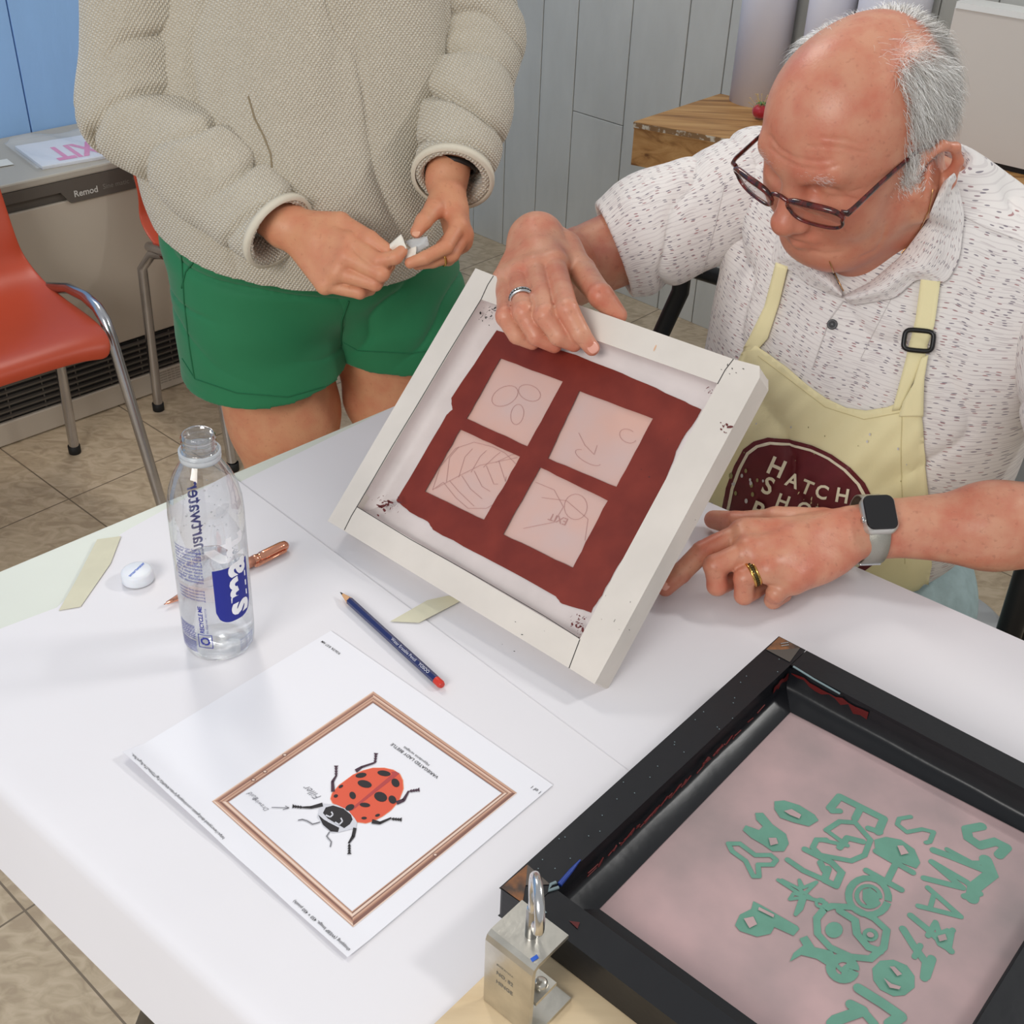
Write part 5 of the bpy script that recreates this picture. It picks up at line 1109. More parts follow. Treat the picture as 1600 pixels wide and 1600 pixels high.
# ---------------------------------------------------------------- the seated man
m_skinM = skin_mat('ruddy_skin', (206, 148, 120), (196, 118, 94), (156, 94, 74), rough=.40)
SO = V3(.43, 1.30, 0)
ma = thing('person', 'seated older person with grey hair, reading glasses, speckled white polo and cream apron', 'person', SO)
FW = nrm(V3(-.60, -.80, 0)); LF = np.cross(UP, FW)
H = D(1342, 186, 1.165); _hz = -nrm(ray(1342, 186)); _hx = nrm(_R-_hz*(_R@_hz)); _hy = np.cross(_hz, _hx)
def cv(x, y, z): return _hx*x+_hy*y+_hz*z
hf = nrm(cv(-.57, -.60, .55)); hl_ = cv(.77, -.32, .55); hl_ = nrm(hl_-hf*(hl_@hf)); hu = np.cross(hf, hl_); _t = math.radians(6); hf, hu = hf*math.cos(_t)+hu*math.sin(_t), hu*math.cos(_t)-hf*math.sin(_t)
HAX = np.array([hf, hl_, hu]); HS = .985
def hp(a, l, b_): return H+(hf*a+hl_*l+hu*b_)*HS
def hell(a, l, b_, r, k=.012, ax=None): return ell(hp(a, l, b_), np.array(r)*HS, HAX if ax is None else ax, k)
def hcone(p, q, r1, r2, k=.012): return cone(hp(*p), hp(*q), r1*HS, r2*HS, k)
head = [hell(-.004, 0, .004, (.100, .0775, .096)), hell(.030, 0, .015, (.066, .066, .072), .03), hell(.050, 0, -.035, (.045, .058, .055), .03),
        hell(.035, 0, -.075, (.052, .050, .045), .03), hell(.073, 0, -.103, (.022, .026, .020), .03), hcone((-.005, .058, -.062), (.068, .022, -.106), .017, .016, .03), hcone((-.005, -.058, -.062), (.068, -.022, -.106), .017, .016, .03),
        hell(.062, .036, -.052, (.028, .026, .030), .02), hell(.062, -.036, -.052, (.028, .026, .030), .02),
        hcone((.084, -.040, .010), (.090, -.014, .006), .010, .011, .016), hcone((.084, .040, .010), (.090, .014, .006), .010, .011, .016)]
for s in (1, -1):
    head += [cut(hell(.094, s*.029, -.014, (.011, .017, .010), .014)), hell(.0755, s*.031, -.017, (.0135, .0165, .0125), .004), hcone((.082, s*.018, -.030), (.080, s*.044, -.030), .005, .005, .010)]
head += [hcone((.091, 0, -.004), (.104, 0, -.030), .0085, .0095, .010), hcone((.104, 0, -.030), (.1135, 0, -.046), .0095, .0135, .010), hell(.116, 0, -.049, (.0125, .0130, .0120), .006),
         hell(.104, .0125, -.053, (.0115, .0075, .0090), .005), hell(.104, -.0125, -.053, (.0115, .0075, .0090), .005),
         cut(hell(.108, .0075, -.0625, (.006, .0034, .004), .003)), cut(hell(.108, -.0075, -.0625, (.006, .0034, .004), .003)),
         hell(.083, 0, -.072, (.018, .026, .016), .012), hcone((.095, -.018, -.0755), (.1005, 0, -.073), .0038, .0050, .006), hcone((.095, .018, -.0755), (.1005, 0, -.073), .0038, .0050, .006),
         hcone((.093, -.016, -.0840), (.0985, 0, -.0850), .0040, .0058, .006), hcone((.093, .016, -.0840), (.0985, 0, -.0850), .0040, .0058, .006),
         hcone((.0985, -.022, -.0792), (.0985, .022, -.0792), .001, .001, .001)][:-1]
head += [cut(hcone((.1035, -.021, -.0795), (.1055, 0, -.0790), .0016, .0016, .0022)), cut(hcone((.1035, .021, -.0795), (.1055, 0, -.0790), .0016, .0016, .0022))]
# ears
for s in (1, -1):
    q = lambda a, l, b_: (a*1.12+.008, s*l, b_*1.18-.018)
    head += [hell(-.005, s*.082, -.048, (.019, .006, .031), .008, np.array([nrm(hf+hl_*s*.45+hu*.1), nrm(hl_*s-hf*.45), hu]))]
    pts = [q(.004, .077, -.006), q(-.004, .083, .006), q(-.018, .089, .010), q(-.030, .094, .002), q(-.034, .095, -.014), q(-.028, .090, -.032), q(-.016, .083, -.047), q(-.004, .077, -.052)]
    head += [hcone(pts[i], pts[i+1], .0048 if i < 5 else .0062, .0048 if i < 4 else .0066, .004) for i in range(len(pts)-1)]
    head += [cut(hell(-.006, s*.0935, -.040, (.011, .0075, .016), .005)), hcone(q(.002, .078, -.030), q(-.002, .080, -.024), .004, .003, .004)]
NB = V3(.42, 1.285, 1.005)
neck = [cone(hp(-.03, 0, -.055), NB+FW*.01, .057, .058, .03), cone(hp(.030, 0, -.105), NB+FW*.07-UP*.02, .034, .040, .04), cone(hp(-.005, .040, -.075), NB+LF*.01, .03, .045, .04), hell(.035, 0, -.108, (.040, .045, .024), .03)]
HM = solid(head+neck, .0021, lo=H-V3(.15, .17, .19), hi=H+V3(.17, .20, .15), smooth=1)
def to_px(V):
    q = V-_C; d = q@_F; return np.stack([800+FPX*(q@_R)/d, 800-FPX*(q@_U)/d], 1)
def groove(V, N_, lines, wpx, depth):
    p = to_px(V); fr = (N_@(-_F)) > .1; d = np.zeros(len(V))
    for ln_ in lines:
        for (x0, y0), (x1, y1) in zip(ln_[:-1], ln_[1:]):
            a = np.array([x0, y0], float); ba = np.array([x1-x0, y1-y0], float); h = np.clip(((p-a)@ba)/(ba@ba), 0, 1); r = np.linalg.norm(p-a-h[:, None]*ba, axis=1); d = np.maximum(d, np.exp(-(r/wpx)**2))
    return V-N_*(d*depth*fr)[:, None]
V, F = HM; n_ = vnormals(V, F)
V = groove(V, n_, [[(1203, 212), (1217, 232), (1240, 246), (1270, 252), (1300, 250)], [(1262, 230), (1290, 228), (1320, 232), (1352, 240)], [(1205, 232), (1222, 248), (1252, 262), (1285, 266), (1310, 258)], [(1285, 215), (1320, 218), (1345, 226)]], 2.2, .0013)
V = groove(V, n_, [[(1282, 362), (1300, 352), (1318, 360), (1328, 378)], [(1384, 352), (1380, 372), (1368, 392), (1345, 402)], [(1262, 290), (1278, 300), (1300, 308), (1326, 308)], [(1330, 300), (1345, 296)], [(1330, 310), (1348, 314)], [(1268, 392), (1290, 397), (1312, 394)]], 2.6, .0010)
HM = (V, F)
loc = (V-H)@HAX.T/HS
hair_w = np.clip((np.abs(loc[:, 1])-.046)/.012, 0, 1)*np.clip((.030-loc[:, 0]-np.maximum(0, loc[:, 2]-.02)*.25)/.012, 0, 1)*np.clip((loc[:, 2]+.030)/.02, 0, 1)
hair_b = np.clip((-.050-loc[:, 0])/.02, 0, 1)*np.clip((loc[:, 2]+.045)/.02, 0, 1)
hair_w = np.maximum(hair_w, hair_b)*(np.abs(loc[:, 1]) < .0785)*(1-(loc[:, 0] > -.036)*(loc[:, 0] < .022)*(loc[:, 2] < -.006)*(np.abs(loc[:, 1]) > .05))
tH = np.clip(.35*np.exp(-((V-hp(.10, 0, -.05))**2).sum(1)/.035**2)*1.6+.3*np.exp(-((V-hp(.07, .05, -.04))**2).sum(1)/.03**2)+.8*np.exp(-((V-hp(-.01, .085, -.025))**2).sum(1)/.025**2)+.5*np.clip((-.095-loc[:, 2])/.02, 0, 1)+.22*np.clip(loc[:, 0]/.08, 0, 1), 0, 1)

# arms and hands
SR, SL = SO-LF*.195+UP*.99+FW*.0, SO+LF*.195+UP*.985
ER = D(868, 430, 1.46); WR_ = D(838, 386, 1.262)
def Wd(x, y, o): return W(x, y, o)
hr = dict(w=D(838, 374, 1.252), i=D(866, 412, 1.195), m=D(838, 420, 1.195), r=D(811, 430, 1.203), p=D(790, 438, 1.214))
iF = [hr['i'], Wd(887, 484, .030), Wd(907, 521, .016), Wd(925, 544, .004)]
mF = [hr['m'], Wd(852, 492, .032), Wd(874, 524, .018), Wd(897, 537, .005)]
rF = [hr['r'], Wd(818, 487, .032), Wd(838, 525, .018), Wd(866, 540, .003)]
pF = [hr['p'], Wd(790, 494, .030), Wd(808, 524, .016), Wd(832, 535, .003)]
tF = [D(884, 385, 1.245), D(908, 424, 1.212), W(938, 462, -.004), W(966, 493, -.020)]
EL = V3(.615, .985, .815)
hq = dict(w=Z(1335, 833, .802), i=Z(1162, 834, .804), m=Z(1172, 862, .804), r=Z(1200, 887, .798), p=Z(1238, 905, .789))
iG = [hq['i'], Z(1097, 862, .790), Z(1063, 895, .775), Z(1040, 918, .7635)]
mG = [hq['m'], Z(1117, 884, .793), Z(1121, 914, .775), Z(1146, 906, .767)]
rG = [hq['r'], Z(1163, 903, .789), Z(1163, 930, .771), Z(1188, 918, .765)]
pG = [hq['p'], Z(1212, 927, .777), Z(1208, 938, .765), Z(1226, 930, .763)]
tG = [Z(1285, 818, .800), Z(1212, 815, .790), Z(1150, 817, .776), Z(1115, 812, .765)]
gR = [cone(ER*.85+SR*.15, ER, .046, .042, .02), cone(ER, ER*.5+WR_*.5+UP*.0, .043, .039, .02), cone(ER*.5+WR_*.5, WR_, .039, .030, .02), cone(WR_, hr['w'], .030, .029, .01)]+hand(hr['w'], hr, (iF, mF, rF, pF), tF, 1.17, palm=.0135)
wq = hq['w']+nrm(hq['w']-hq['m'])*.03
gL = [cone(EL, EL*.45+wq*.55, .050, .041, .02), cone(EL*.45+wq*.55, wq, .041, .0275, .02), cone(wq, hq['w'], .0275, .0265, .01)]+hand(hq['w'], hq, (iG, mG, rG, pG), tG, 1.22, palm=.0135)
gL = [p for p in gL]+[ell((hq['w']+hq['p'])/2-UP*.006, (.034, .022, .014), np.array([nrm((hq['w']-hq['p'])*V3(1, 1, 0)), np.cross(UP, nrm((hq['w']-hq['p'])*V3(1, 1, 0))), UP]), .012)]
GR = solid(gR, .0017); GL = solid(gL, .0017)
def finish(G, f4, K, T, sc=1.0):
    V, F = G; n = vnormals(V, F); sp = []
    for f in f4:
        d1 = f[2]-f[0]; sp.append((f[1], d1, .0095, .0009, 3.2)); sp.append((f[2], f[3]-f[1], .0065, .0006, 3.0))
    sp.append((T[2], T[3]-T[1], .009, .0007, 3)); V = creases(V, n, sp)
    w = noise3(V*55)*.0007+noise3(V*24+5)*.0008; V = V+n*w[:, None]
    return (V, F), tint_near(V, [(f[1], .011, .35) for f in f4]+[(f[3], .010, .5) for f in f4]+[(K[k], .013, .25) for k in 'imrp']+[(T[3], .011, .5)])
GR, tGR = finish(GR, (iF, mF, rF, pF), hr, tF); GL, tGL = finish(GL, (iG, mG, rG, pG), hq, tG)
torso_b = [ell(SO+UP*.90, (.17, .11, .17), np.array([LF, FW, UP]), .05), ell(SO+UP*.66+FW*.02, (.16, .12, .17), np.array([LF, FW, UP]), .06), cone(SR, SO+UP*.99, .052, .07, .04), cone(SL, SO+UP*.99, .052, .07, .04), cone(SO+UP*.96, NB, .08, .060, .04), cone(SR, ER*.85+SR*.15, .05, .045, .03), cone(SL, EL, .052, .050, .03)]
TB = solid(torso_b, .006)
np_mesh('body', [HM, GR, GL, TB], m_skinM, ma, {'tint': np.concatenate([tH, tGR, tGL, np.zeros(len(TB[0]))])})
bvHead = bvh_of([HM]); 
m_nailM = mat('fingernail_pink', (226, 164, 146), .28)
for f, up_ in ((iF, nrm(np.cross(iF[3]-iF[2], _R))), ):
    pass
def add_nail(tip, ax, nn, w, l, r):
    nn = nrm(nn); ax = nrm(ax); nn = nrm(nn-ax*(nn@ax)); x = MB(); nail(x, tip+nn*r-ax*.001, ax, nn, w, l); x.build('fingernail', m_nailM, ma)
add_nail(iF[3], iF[3]-iF[2], -_F+_U*.2-_R*.1, .0105, .0115, .0072)
add_nail(iG[3], iG[3]-iG[2], UP*.8-_F*.6, .0100, .0110, .0084)
# hair as fine strands
rg = np.random.RandomState(4)
def strands(name, V, F, w, count, length, width, flow, m, spread=.35, seg=5, parent=None, curl_=.3):
    nn = vnormals(V, F); p = w/w.sum(); idx = rg.choice(len(V), count, p=p); B = V[idx]+rg.normal(0, .0008, (count, 3)); n = nn[idx]
    d = flow(B, n); d = d-n*(d*n).sum(1)[:, None]*.9; d /= np.maximum(np.linalg.norm(d, axis=1), 1e-6)[:, None]
    d = d+rg.normal(0, spread, d.shape)*.5; d = d-n*(d*n).sum(1)[:, None]; d /= np.linalg.norm(d, axis=1)[:, None]
    L_ = length*(.55+.6*rg.rand(count))*(.5+.5*w[idx]); side = np.cross(d, n); side /= np.linalg.norm(side, axis=1)[:, None]
    P = []; lift = (.45+.5*rg.rand(count))
    for i in range(seg):
        t = i/(seg-1); c = B-n*.001*(1-t)+d*(L_*t)[:, None]+n*(L_*lift*t*(1-.62*t))[:, None]+side*(rg.normal(0, curl_*.08, count)*L_*t)[:, None]; ww = width*(1-.75*t)
        P += [c-side*ww, c+side*ww+n*ww*.6]
    P = np.stack(P, 1); base = (np.arange(count)*2*seg)[:, None]; F2 = np.concatenate([base+np.array([2*i, 2*i+1, 2*i+3, 2*i+2]) for i in range(seg-1)])
    shade = np.repeat(rg.rand(count), 2*seg); return np_mesh(name, [(P.reshape(-1, 3), F2)], m, parent, {'shade': shade})
m_hair = mat('grey_hair', (200, 198, 194), .45, sheen=.2); N, L, b = nodes(m_hair); at = N.new('ShaderNodeAttribute'); at.attribute_name = 'shade'; cr = N.new('ShaderNodeValToRGB'); L.new(at.outputs['Fac'], cr.inputs[0]); e = cr.color_ramp.elements
e[0].color = lin((168, 160, 150)); e[0].position = .05; e[1].color = lin((245, 243, 240)); e[1].position = .6; L.new(cr.outputs[0], b.inputs['Base Color'])
cw = hp(-.045, .02, .09)
def flow1(B, n): q = B-cw; q = q/np.linalg.norm(q, axis=1)[:, None]; return q*.55-hu*.75-hf*.18
ok = loc[:, 2] > -.075
strands('hair', V, F, hair_w+1e-9, 15000, .029, .00034, flow1, m_hair, parent=ma, spread=.5)
wt = np.clip((np.abs(loc[:, 1])-.02)/.03, 0, 1)*np.clip((.02-loc[:, 0])/.03, 0, 1)*np.clip((loc[:, 2]-.05)/.02, 0, 1)*.5+1e-9
strands('thin_top_hair', V, F, wt, 900, .022, .00016, lambda B, n: n*1.0+hl_*np.sign((B-H)@hl_)[:, None]*.5-hf*.3, m_hair, parent=ma, spread=1.0)
sb = np.exp(-((V-hp(.016, .073, -.030))**2).sum(1)/.011**2)*(loc[:, 1] > .05)+np.exp(-((V-hp(.018, .075, -.008))**2).sum(1)/.011**2)*(loc[:, 1] > .05)+1e-9
strands('sideburn', V, F, sb, 1300, .010, .00020, lambda B, n: -hu[None]*np.ones((len(B), 1))-hf*.2, m_hair, parent=ma, spread=.9)
eb = sum(np.exp(-(((V-hp(.098, s*x, .008))**2).sum(1))/.006**2) for s in (1, -1) for x in (.016, .024, .032, .040))*(loc[:, 0] > .06)+1e-9
strands('eyebrows', V, F, eb, 200, .007, .00012, lambda B, n: hl_*np.sign((B-H)@hl_)[:, None]+hu*.2, m_hair, parent=ma, spread=.6)

# eyeglasses
m_tort = mat('tortoiseshell', (104, 26, 22), .2, col2=(38, 12, 12), vscale=120, vlo=.4, vhi=.6, coat=.6); m_lens = mat('lens_glass', (255, 255, 255), .02, trans=1, ior=1.12, spec=.5); nodes(m_lens)[2].inputs['Alpha'].default_value = .28
gla = thing('eyeglasses', 'dark red tortoiseshell reading glasses low on the nose of the seated man', 'glasses', hp(.116, 0, -.01))
GB = -.012; ga = lambda l: .1195-.9*l*l*3.0
def rim(s):
    P = []
    for t in np.linspace(0, 2*math.pi, 40, endpoint=False):
        c_, s_ = math.cos(t), math.sin(t); sx_ = abs(c_)**.62*(1 if c_ > 0 else -1); sy_ = abs(s_)**.72*(1 if s_ > 0 else -1)
        l = s*(.0395+.0295*sx_*(1 if sy_ > 0 else .93)); b_ = -.009+.0150*sy_; P.append(hp(ga(l)+(-.009-b_)*-.25, l, b_+GB))
    return P
for s in (1, -1):
    P = rim(s); x = MB(); x.tube(P, [.0017+.0009*max(0, math.sin(2*math.pi*i/40)) for i in range(40)], 8, closed=True, up=hf, sq=(1.3, 1)); x.build('rim', m_tort, gla)
    x = MB(); c_ = sum(P)/len(P); x.add(P+[c_+hf*.0015], [(i, (i+1) % 40, 40) for i in range(40)], 0, True); x.build('lens', m_lens, gla, solid=.0012)
    x = MB(); l0 = .0665; x.tube([hp(ga(.066), s*.067, .001+GB), hp(ga(.070), s*.073, .0015+GB), hp(.100, s*.0745, .002+GB*.9), hp(.06, s*.0745, .001+GB*.6), hp(.02, s*.079, 0), hp(-.004, s*.083, .002), hp(-.016, s*.084, -.004), hp(-.028, s*.083, -.018)], [.0028, .0030, .0026, .0022, .0020, .0019, .0018, .0016], 8, up=hu, sq=(1.3, .7)); x.build('temple_arm', m_tort, gla)
x = MB(); x.tube([hp(ga(.0095), -.0095, -.001+GB), hp(ga(0)+.001, -.003, .0025+GB), hp(ga(0)+.001, .003, .0025+GB), hp(ga(.0095), .0095, -.001+GB)], .0020, 8, up=hf, sq=(1.2, 1)); x.build('bridge', m_tort, gla)

# polo shirt
m_sh = mat('speckled_polo', (232, 228, 226), .8, sheen=.1); N, L, b = nodes(m_sh)
at = N.new('ShaderNodeAttribute'); at.attribute_name = 'pat'; tc = N.new('ShaderNodeTexCoord')
nz = N.new('ShaderNodeTexNoise'); nz.inputs['Scale'].default_value = 22; nz.inputs['Detail'].default_value = 2; L.new(at.outputs['Vector'], nz.inputs['Vector'])
vm = N.new('ShaderNodeVectorMath'); vm.operation = 'MULTIPLY_ADD'; vm.inputs[1].default_value = (.006, .010, 0); L.new(nz.outputs['Color'], vm.inputs[0]); L.new(at.outputs['Vector'], vm.inputs[2])
def cells(scx, scy, thr, rnd, off=0):
    mp = N.new('ShaderNodeMapping'); mp.inputs['Scale'].default_value = (scx, scy, 1); mp.inputs['Location'].default_value = (off, off*2, 0); L.new(vm.outputs[0], mp.inputs[0])
    v = N.new('ShaderNodeTexVoronoi'); v.voronoi_dimensions = '2D'; v.inputs['Scale'].default_value = 1; v.inputs['Randomness'].default_value = .8; L.new(mp.outputs[0], v.inputs['Vector'])
    m1 = math_node(N, L, 'LESS_THAN', v.outputs['Distance'], thr); sp_ = N.new('ShaderNodeSeparateColor'); L.new(v.outputs['Color'], sp_.inputs[0]); m2 = math_node(N, L, 'GREATER_THAN', sp_.outputs[0], rnd); return math_node(N, L, 'MULTIPLY', m1, m2), sp_.outputs[1]
d1, c1 = cells(85, 400, .21, .50); d2, c2 = cells(26, 380, .22, .35, 3.3)
wvn = N.new('ShaderNodeTexWave'); wvn.bands_direction = 'Y'; wvn.inputs['Scale'].default_value = 68; wvn.inputs['Distortion'].default_value = 2.5; wvn.inputs['Detail'].default_value = 2; wvn.inputs['Detail Scale'].default_value = .6; L.new(vm.outputs[0], wvn.inputs[0])
wl2 = math_node(N, L, 'MULTIPLY', math_node(N, L, 'GREATER_THAN', wvn.outputs['Fac'], .90), .20)
m1 = N.new('ShaderNodeMix'); m1.data_type = 'RGBA'; L.new(wl2, m1.inputs[0]); m1.inputs[6].default_value = lin((230, 225, 222)); m1.inputs[7].default_value = lin((150, 135, 140))
m2 = N.new('ShaderNodeMix'); m2.data_type = 'RGBA'; L.new(math_node(N, L, 'MULTIPLY', d2, .30), m2.inputs[0]); L.new(m1.outputs[2], m2.inputs[6]); m2.inputs[7].default_value = lin((150, 132, 140))
cc_ = N.new('ShaderNodeValToRGB'); L.new(c1, cc_.inputs[0]); e = cc_.color_ramp.elements; e[0].color = lin((84, 72, 96)); e[0].position = .5; e[1].color = lin((150, 62, 70)); e[1].position = .9
m3 = N.new('ShaderNodeMix'); m3.data_type = 'RGBA'; L.new(math_node(N, L, 'MULTIPLY', d1, .75), m3.inputs[0]); L.new(m2.outputs[2], m3.inputs[6]); L.new(cc_.outputs[0], m3.inputs[7]); L.new(m3.outputs[2], b.inputs['Base Color'])
AXT = np.array([LF, FW, UP])
TOR = [ell(SO+UP*.895+FW*.005, (.200, .140, .175), AXT, .05), ell(SO+UP*.73+FW*.035, (.195, .155, .20), AXT, .08), cone(SR, SO+UP*1.0, .062, .075, .05), cone(SL, SO+UP*.995, .064, .075, .05), cone(SO+UP*.97, NB-UP*.004, .09, .074, .05)]
sR_end = SR*.30+ER*.70; sL_end = SL*.22+EL*.78; uR, uL = nrm(ER-SR), nrm(EL-SL)
TT = solid(TOR+[cut(cone(NB-UP*.03, NB+UP*.06-V3(0, 0, 0), .052, .060, .006)), keep((0, 0, -1), -.52)], .0034)
ST = solid([cone(SR, SR*.5+ER*.5, .070, .066, .03), cone(SR*.5+ER*.5, sR_end+uR*.01, .066, .060, .02), cut(cone(sR_end-uR*.05, sR_end+uR*.05, .050, .056, .006)), keep(uR, uR@sR_end)], .0032)
SU = solid([cone(SL, SL*.5+EL*.5, .074, .072, .03), cone(SL*.5+EL*.5, sL_end+uL*.01, .072, .068, .02), cut(cone(sL_end-uL*.05, sL_end+uL*.05, .056, .064, .006)), keep(uL, uL@sL_end)], .0032)
mk = np.clip((TT[0][:, 2]-.5)/.1, 0, 1); TT = folds(*TT, nrm(LF*.75+UP*.45), .0110, 40, 2.2, mk, 1.6)
ST = folds(*ST, nrm(uR*.9+UP*.4), .0120, 70, 6.2, np.clip(np.abs((ST[0]-sR_end)@uR)/.03, 0, 1)); SU = folds(*SU, nrm(uL*.9+LF*.3), .0110, 64, 4.4, np.clip(np.abs((SU[0]-sL_end)@uL)/.03, 0, 1))
def limb2(V, a, b_, r): ax = nrm(b_-a); s = nrm(np.cross(ax, V3(0, 1, .3))); t = np.cross(ax, s); q = V-a; an = np.arctan2(q@t, q@s); return np.stack([q@ax, an*r, np.zeros(len(V))], 1)
def torso_pat(V): q = V-SO; return np.stack([q@LF+.5*(q@FW)*np.sign(q@LF)*0, q[:, 2]+.12*(q@LF), np.zeros(len(V))], 1)
def arm_pat(V, a, b_, r): p = limb2(V, a, b_, r); return np.stack([p[:, 1], p[:, 0], p[:, 2]], 1)[:, [1, 0, 2]]
shirt = np_mesh('polo_shirt', [TT, ST, SU], m_sh, ma, {'pat': np.concatenate([torso_pat(TT[0]), arm_pat(ST[0], SR, ER, .06), arm_pat(SU[0], SL, EL, .06)])})
bvS = bvh_of([TT, ST, SU]); bvT = bvh_of([TT])
bvAll = bvh_of([TT, ST, SU, HM])
def pix_fill(poly, step, holes=(), n_edge=6):
    """triangulated region of the picture as a list of (x, y) and faces"""
    vs, es = [], []
    for lp_ in [poly]+list(holes):
        out = []
        for i in range(len(lp_)):
            p, q = np.array(lp_[i], float), np.array(lp_[(i+1) % len(lp_)], float); m = max(1, int(np.linalg.norm(q-p)/step))
            out += [tuple(p+(q-p)*k/m) for k in range(m)]
        b0 = len(vs); vs += [Vector(p) for p in out]; es += [(b0+i, b0+(i+1) % len(out)) for i in range(len(out))]
    xs = [p[0] for p in poly]; ys = [p[1] for p in poly]
    for x in np.arange(min(xs), max(xs), step):
        for y in np.arange(min(ys), max(ys), step):
            if inpoly((x, y), poly) and not any(inpoly((x, y), h_) for h_ in holes): vs.append(Vector((x+.01, y+.01)))
    rv, _, rf, *_ = delaunay_2d_cdt(vs, es, [], 0, .02); fs = []
    for f in rf:
        c_ = sum((rv[i] for i in f), Vector((0, 0)))/len(f)
        if inpoly(c_, poly) and not any(inpoly(c_, h_) for h_ in holes): fs.append(tuple(f)[::-1])
    return [(v[0], v[1]) for v in rv], fs
def drape(mb, bv, poly, step, off, mi=0, holes=(), smooth=True):
    vv, ff = pix_fill(poly, step, holes); P = []; okv = []
    for x, y in vv:
        h = hit(bv, x, y); okv.append(h is not None); P.append(h[0]+(h[1]*.5-_F*.5)*(off(x, y) if callable(off) else off) if h else _C)
    mb.add(P, [f for f in ff if all(okv[i] for i in f)], mi, smooth)
# apron
m_ap = mat('cream_apron_cotton', (232, 222, 176), .8, var=.03, vscale=14, bump=.25, bscale=500, bdist=.0005)
ap = [(1160, 552), (1182, 540), (1200, 552), (1230, 574), (1262, 602), (1290, 622), (1322, 637), (1352, 641), (1385, 636), (1405, 628), (1414, 612), (1440, 590), (1438, 640), (1444, 720), (1450, 800), (1452, 880), (1440, 960), (1120, 960), (1090, 860), (1096, 780), (1118, 670), (1140, 600)]
def apoff(x, y): return .0045+.003*math.sin(x/23.)*math.sin(y/41.)**2+(.004*math.exp(-((x-1422)/9.)**2))+.002*math.sin((x+y)/17.)**2
x = MB(); drape(x, bvT, ap, 9, apoff); apo = x.build('apron', m_ap, ma, solid=.0016, sol_off=0)
def strap(mb, c1, c2, off, mi=0, n=30):
    P = []; 
    for i in range(n+1):
        t = i/n; r = []
        for c_ in (c1, c2):
            k = t*(len(c_)-1); j = min(int(k), len(c_)-2); f = k-j; r.append((c_[j][0]*(1-f)+c_[j+1][0]*f, c_[j][1]*(1-f)+c_[j+1][1]*f))
        for q in range(5): u = q/4; X, Y_ = r[0][0]*(1-u)+r[1][0]*u, r[0][1]*(1-u)+r[1][1]*u; h = hit(bvAll, X, Y_); P.append(h[0]-_F*off*.6+h[1]*off*.4 if h else D(X, Y_, 1.2))
    mb.add(P, [(i*5+j, i*5+j+1, (i+1)*5+j+1, (i+1)*5+j) for i in range(n) for j in range(4)], mi, True)
x = MB(); strap(x, [(1214, 412), (1196, 480), (1172, 530), (1158, 556)], [(1232, 418), (1218, 475), (1200, 530), (1186, 546)], .007); x.build('neck_strap', m_ap, apo, solid=.0015)
x = MB(); strap(x, [(1437, 430), (1428, 500), (1414, 560), (1392, 642)], [(1467, 436), (1457, 510), (1440, 566), (1404, 640)], .007); x.build('neck_strap', m_ap, apo, solid=.0015); x = MB(); strap(x, [(1436, 560), (1424, 600), (1408, 628), (1402, 650)], [(1446, 556), (1441, 590), (1440, 612), (1439, 650)], .010); x.build('neck_strap', m_ap, apo, solid=.0015)
hB = hit(bvT, 1433, 534); bn_ = nrm(hB[1]-_F*.6); bxx = nrm(_R-bn_*(_R@bn_)); byy = np.cross(bn_, bxx); bxx, byy = bxx*math.cos(.12)+byy*math.sin(-.12), byy*math.cos(.12)+bxx*math.sin(.12)
cB = hB[0]+bn_*.0145; x = MB(); rr_ = []
for t in np.linspace(0, 2*math.pi, 32, endpoint=False): c_, s_ = math.cos(t), math.sin(t); rr_.append(cB+bxx*.0145*abs(c_)**.45*np.sign(c_)+byy*.0105*abs(s_)**.45*np.sign(s_))
x.tube(rr_, .0026, 8, closed=True, up=bn_); x.tube([cB-bxx*.0145, cB-bxx*.0146+bn_*.0001, cB-byy*.0], .0001, 4) if False else None
x.build('strap_buckle', mat('black_plastic', (18, 18, 18), .35), apo)
bvA = BVHTree.FromPolygons([tuple(Vector(v.co)+Vector(SO)) for v in apo.data.vertices], [tuple(p.vertices) for p in apo.data.polygons])
m_mar = mat('maroon_print', (98, 26, 34), .6, var=.08, vscale=60)
lo_ = [(1128, 800), (1135, 762), (1148, 728), (1162, 702), (1178, 690), (1200, 684), (1232, 686), (1268, 695), (1300, 710), (1328, 730), (1350, 754), (1366, 786), (1372, 830), (1365, 880), (1330, 905), (1200, 905), (1140, 870), (1126, 830)]
cL = np.mean(lo_, 0); lin_ = [tuple(cL+(np.array(p)-cL)*.93) for p in lo_]; lin2 = [tuple(cL+(np.array(p)-cL)*.885) for p in lo_]
x = MB(); drape(x, bvA, lo_, 5, .0028, 0); drape(x, bvA, lin_, 5, .0036, 1, holes=(lin2,))
def ltext(txt, px, dirx, size_px, mi=1):
    Vt, Ft = text_mesh(txt, .022); th = math.radians(dirx); ex, ey = np.array([math.cos(th), math.sin(th)]), np.array([math.sin(th), -math.cos(th)])*1.05; P, okk = [], True
    for X, Y_ in Vt:
        q = np.array(px)+(ex*X+ey*Y_)*size_px; h = hit(bvA, q[0], q[1]); P.append(h[0]-_F*.0062 if h else None)
    if all(p is not None for p in P):
        dp = [float((p-_C)@_F) for p in P]; A3 = np.stack([np.array([q[0] for q in Vt]), np.array([q[1] for q in Vt]), np.ones(len(Vt))], 1); co = np.linalg.lstsq(A3, np.array(dp), rcond=None)[0]; fit_ = A3@co; fit_ -= max(0, float((fit_-np.array(dp)).max()))+.0022
        P = [_C+(p-_C)*(f_/d_) for p, f_, d_ in zip(P, fit_, dp)]; x.add(P, [f for f in Ft], mi)
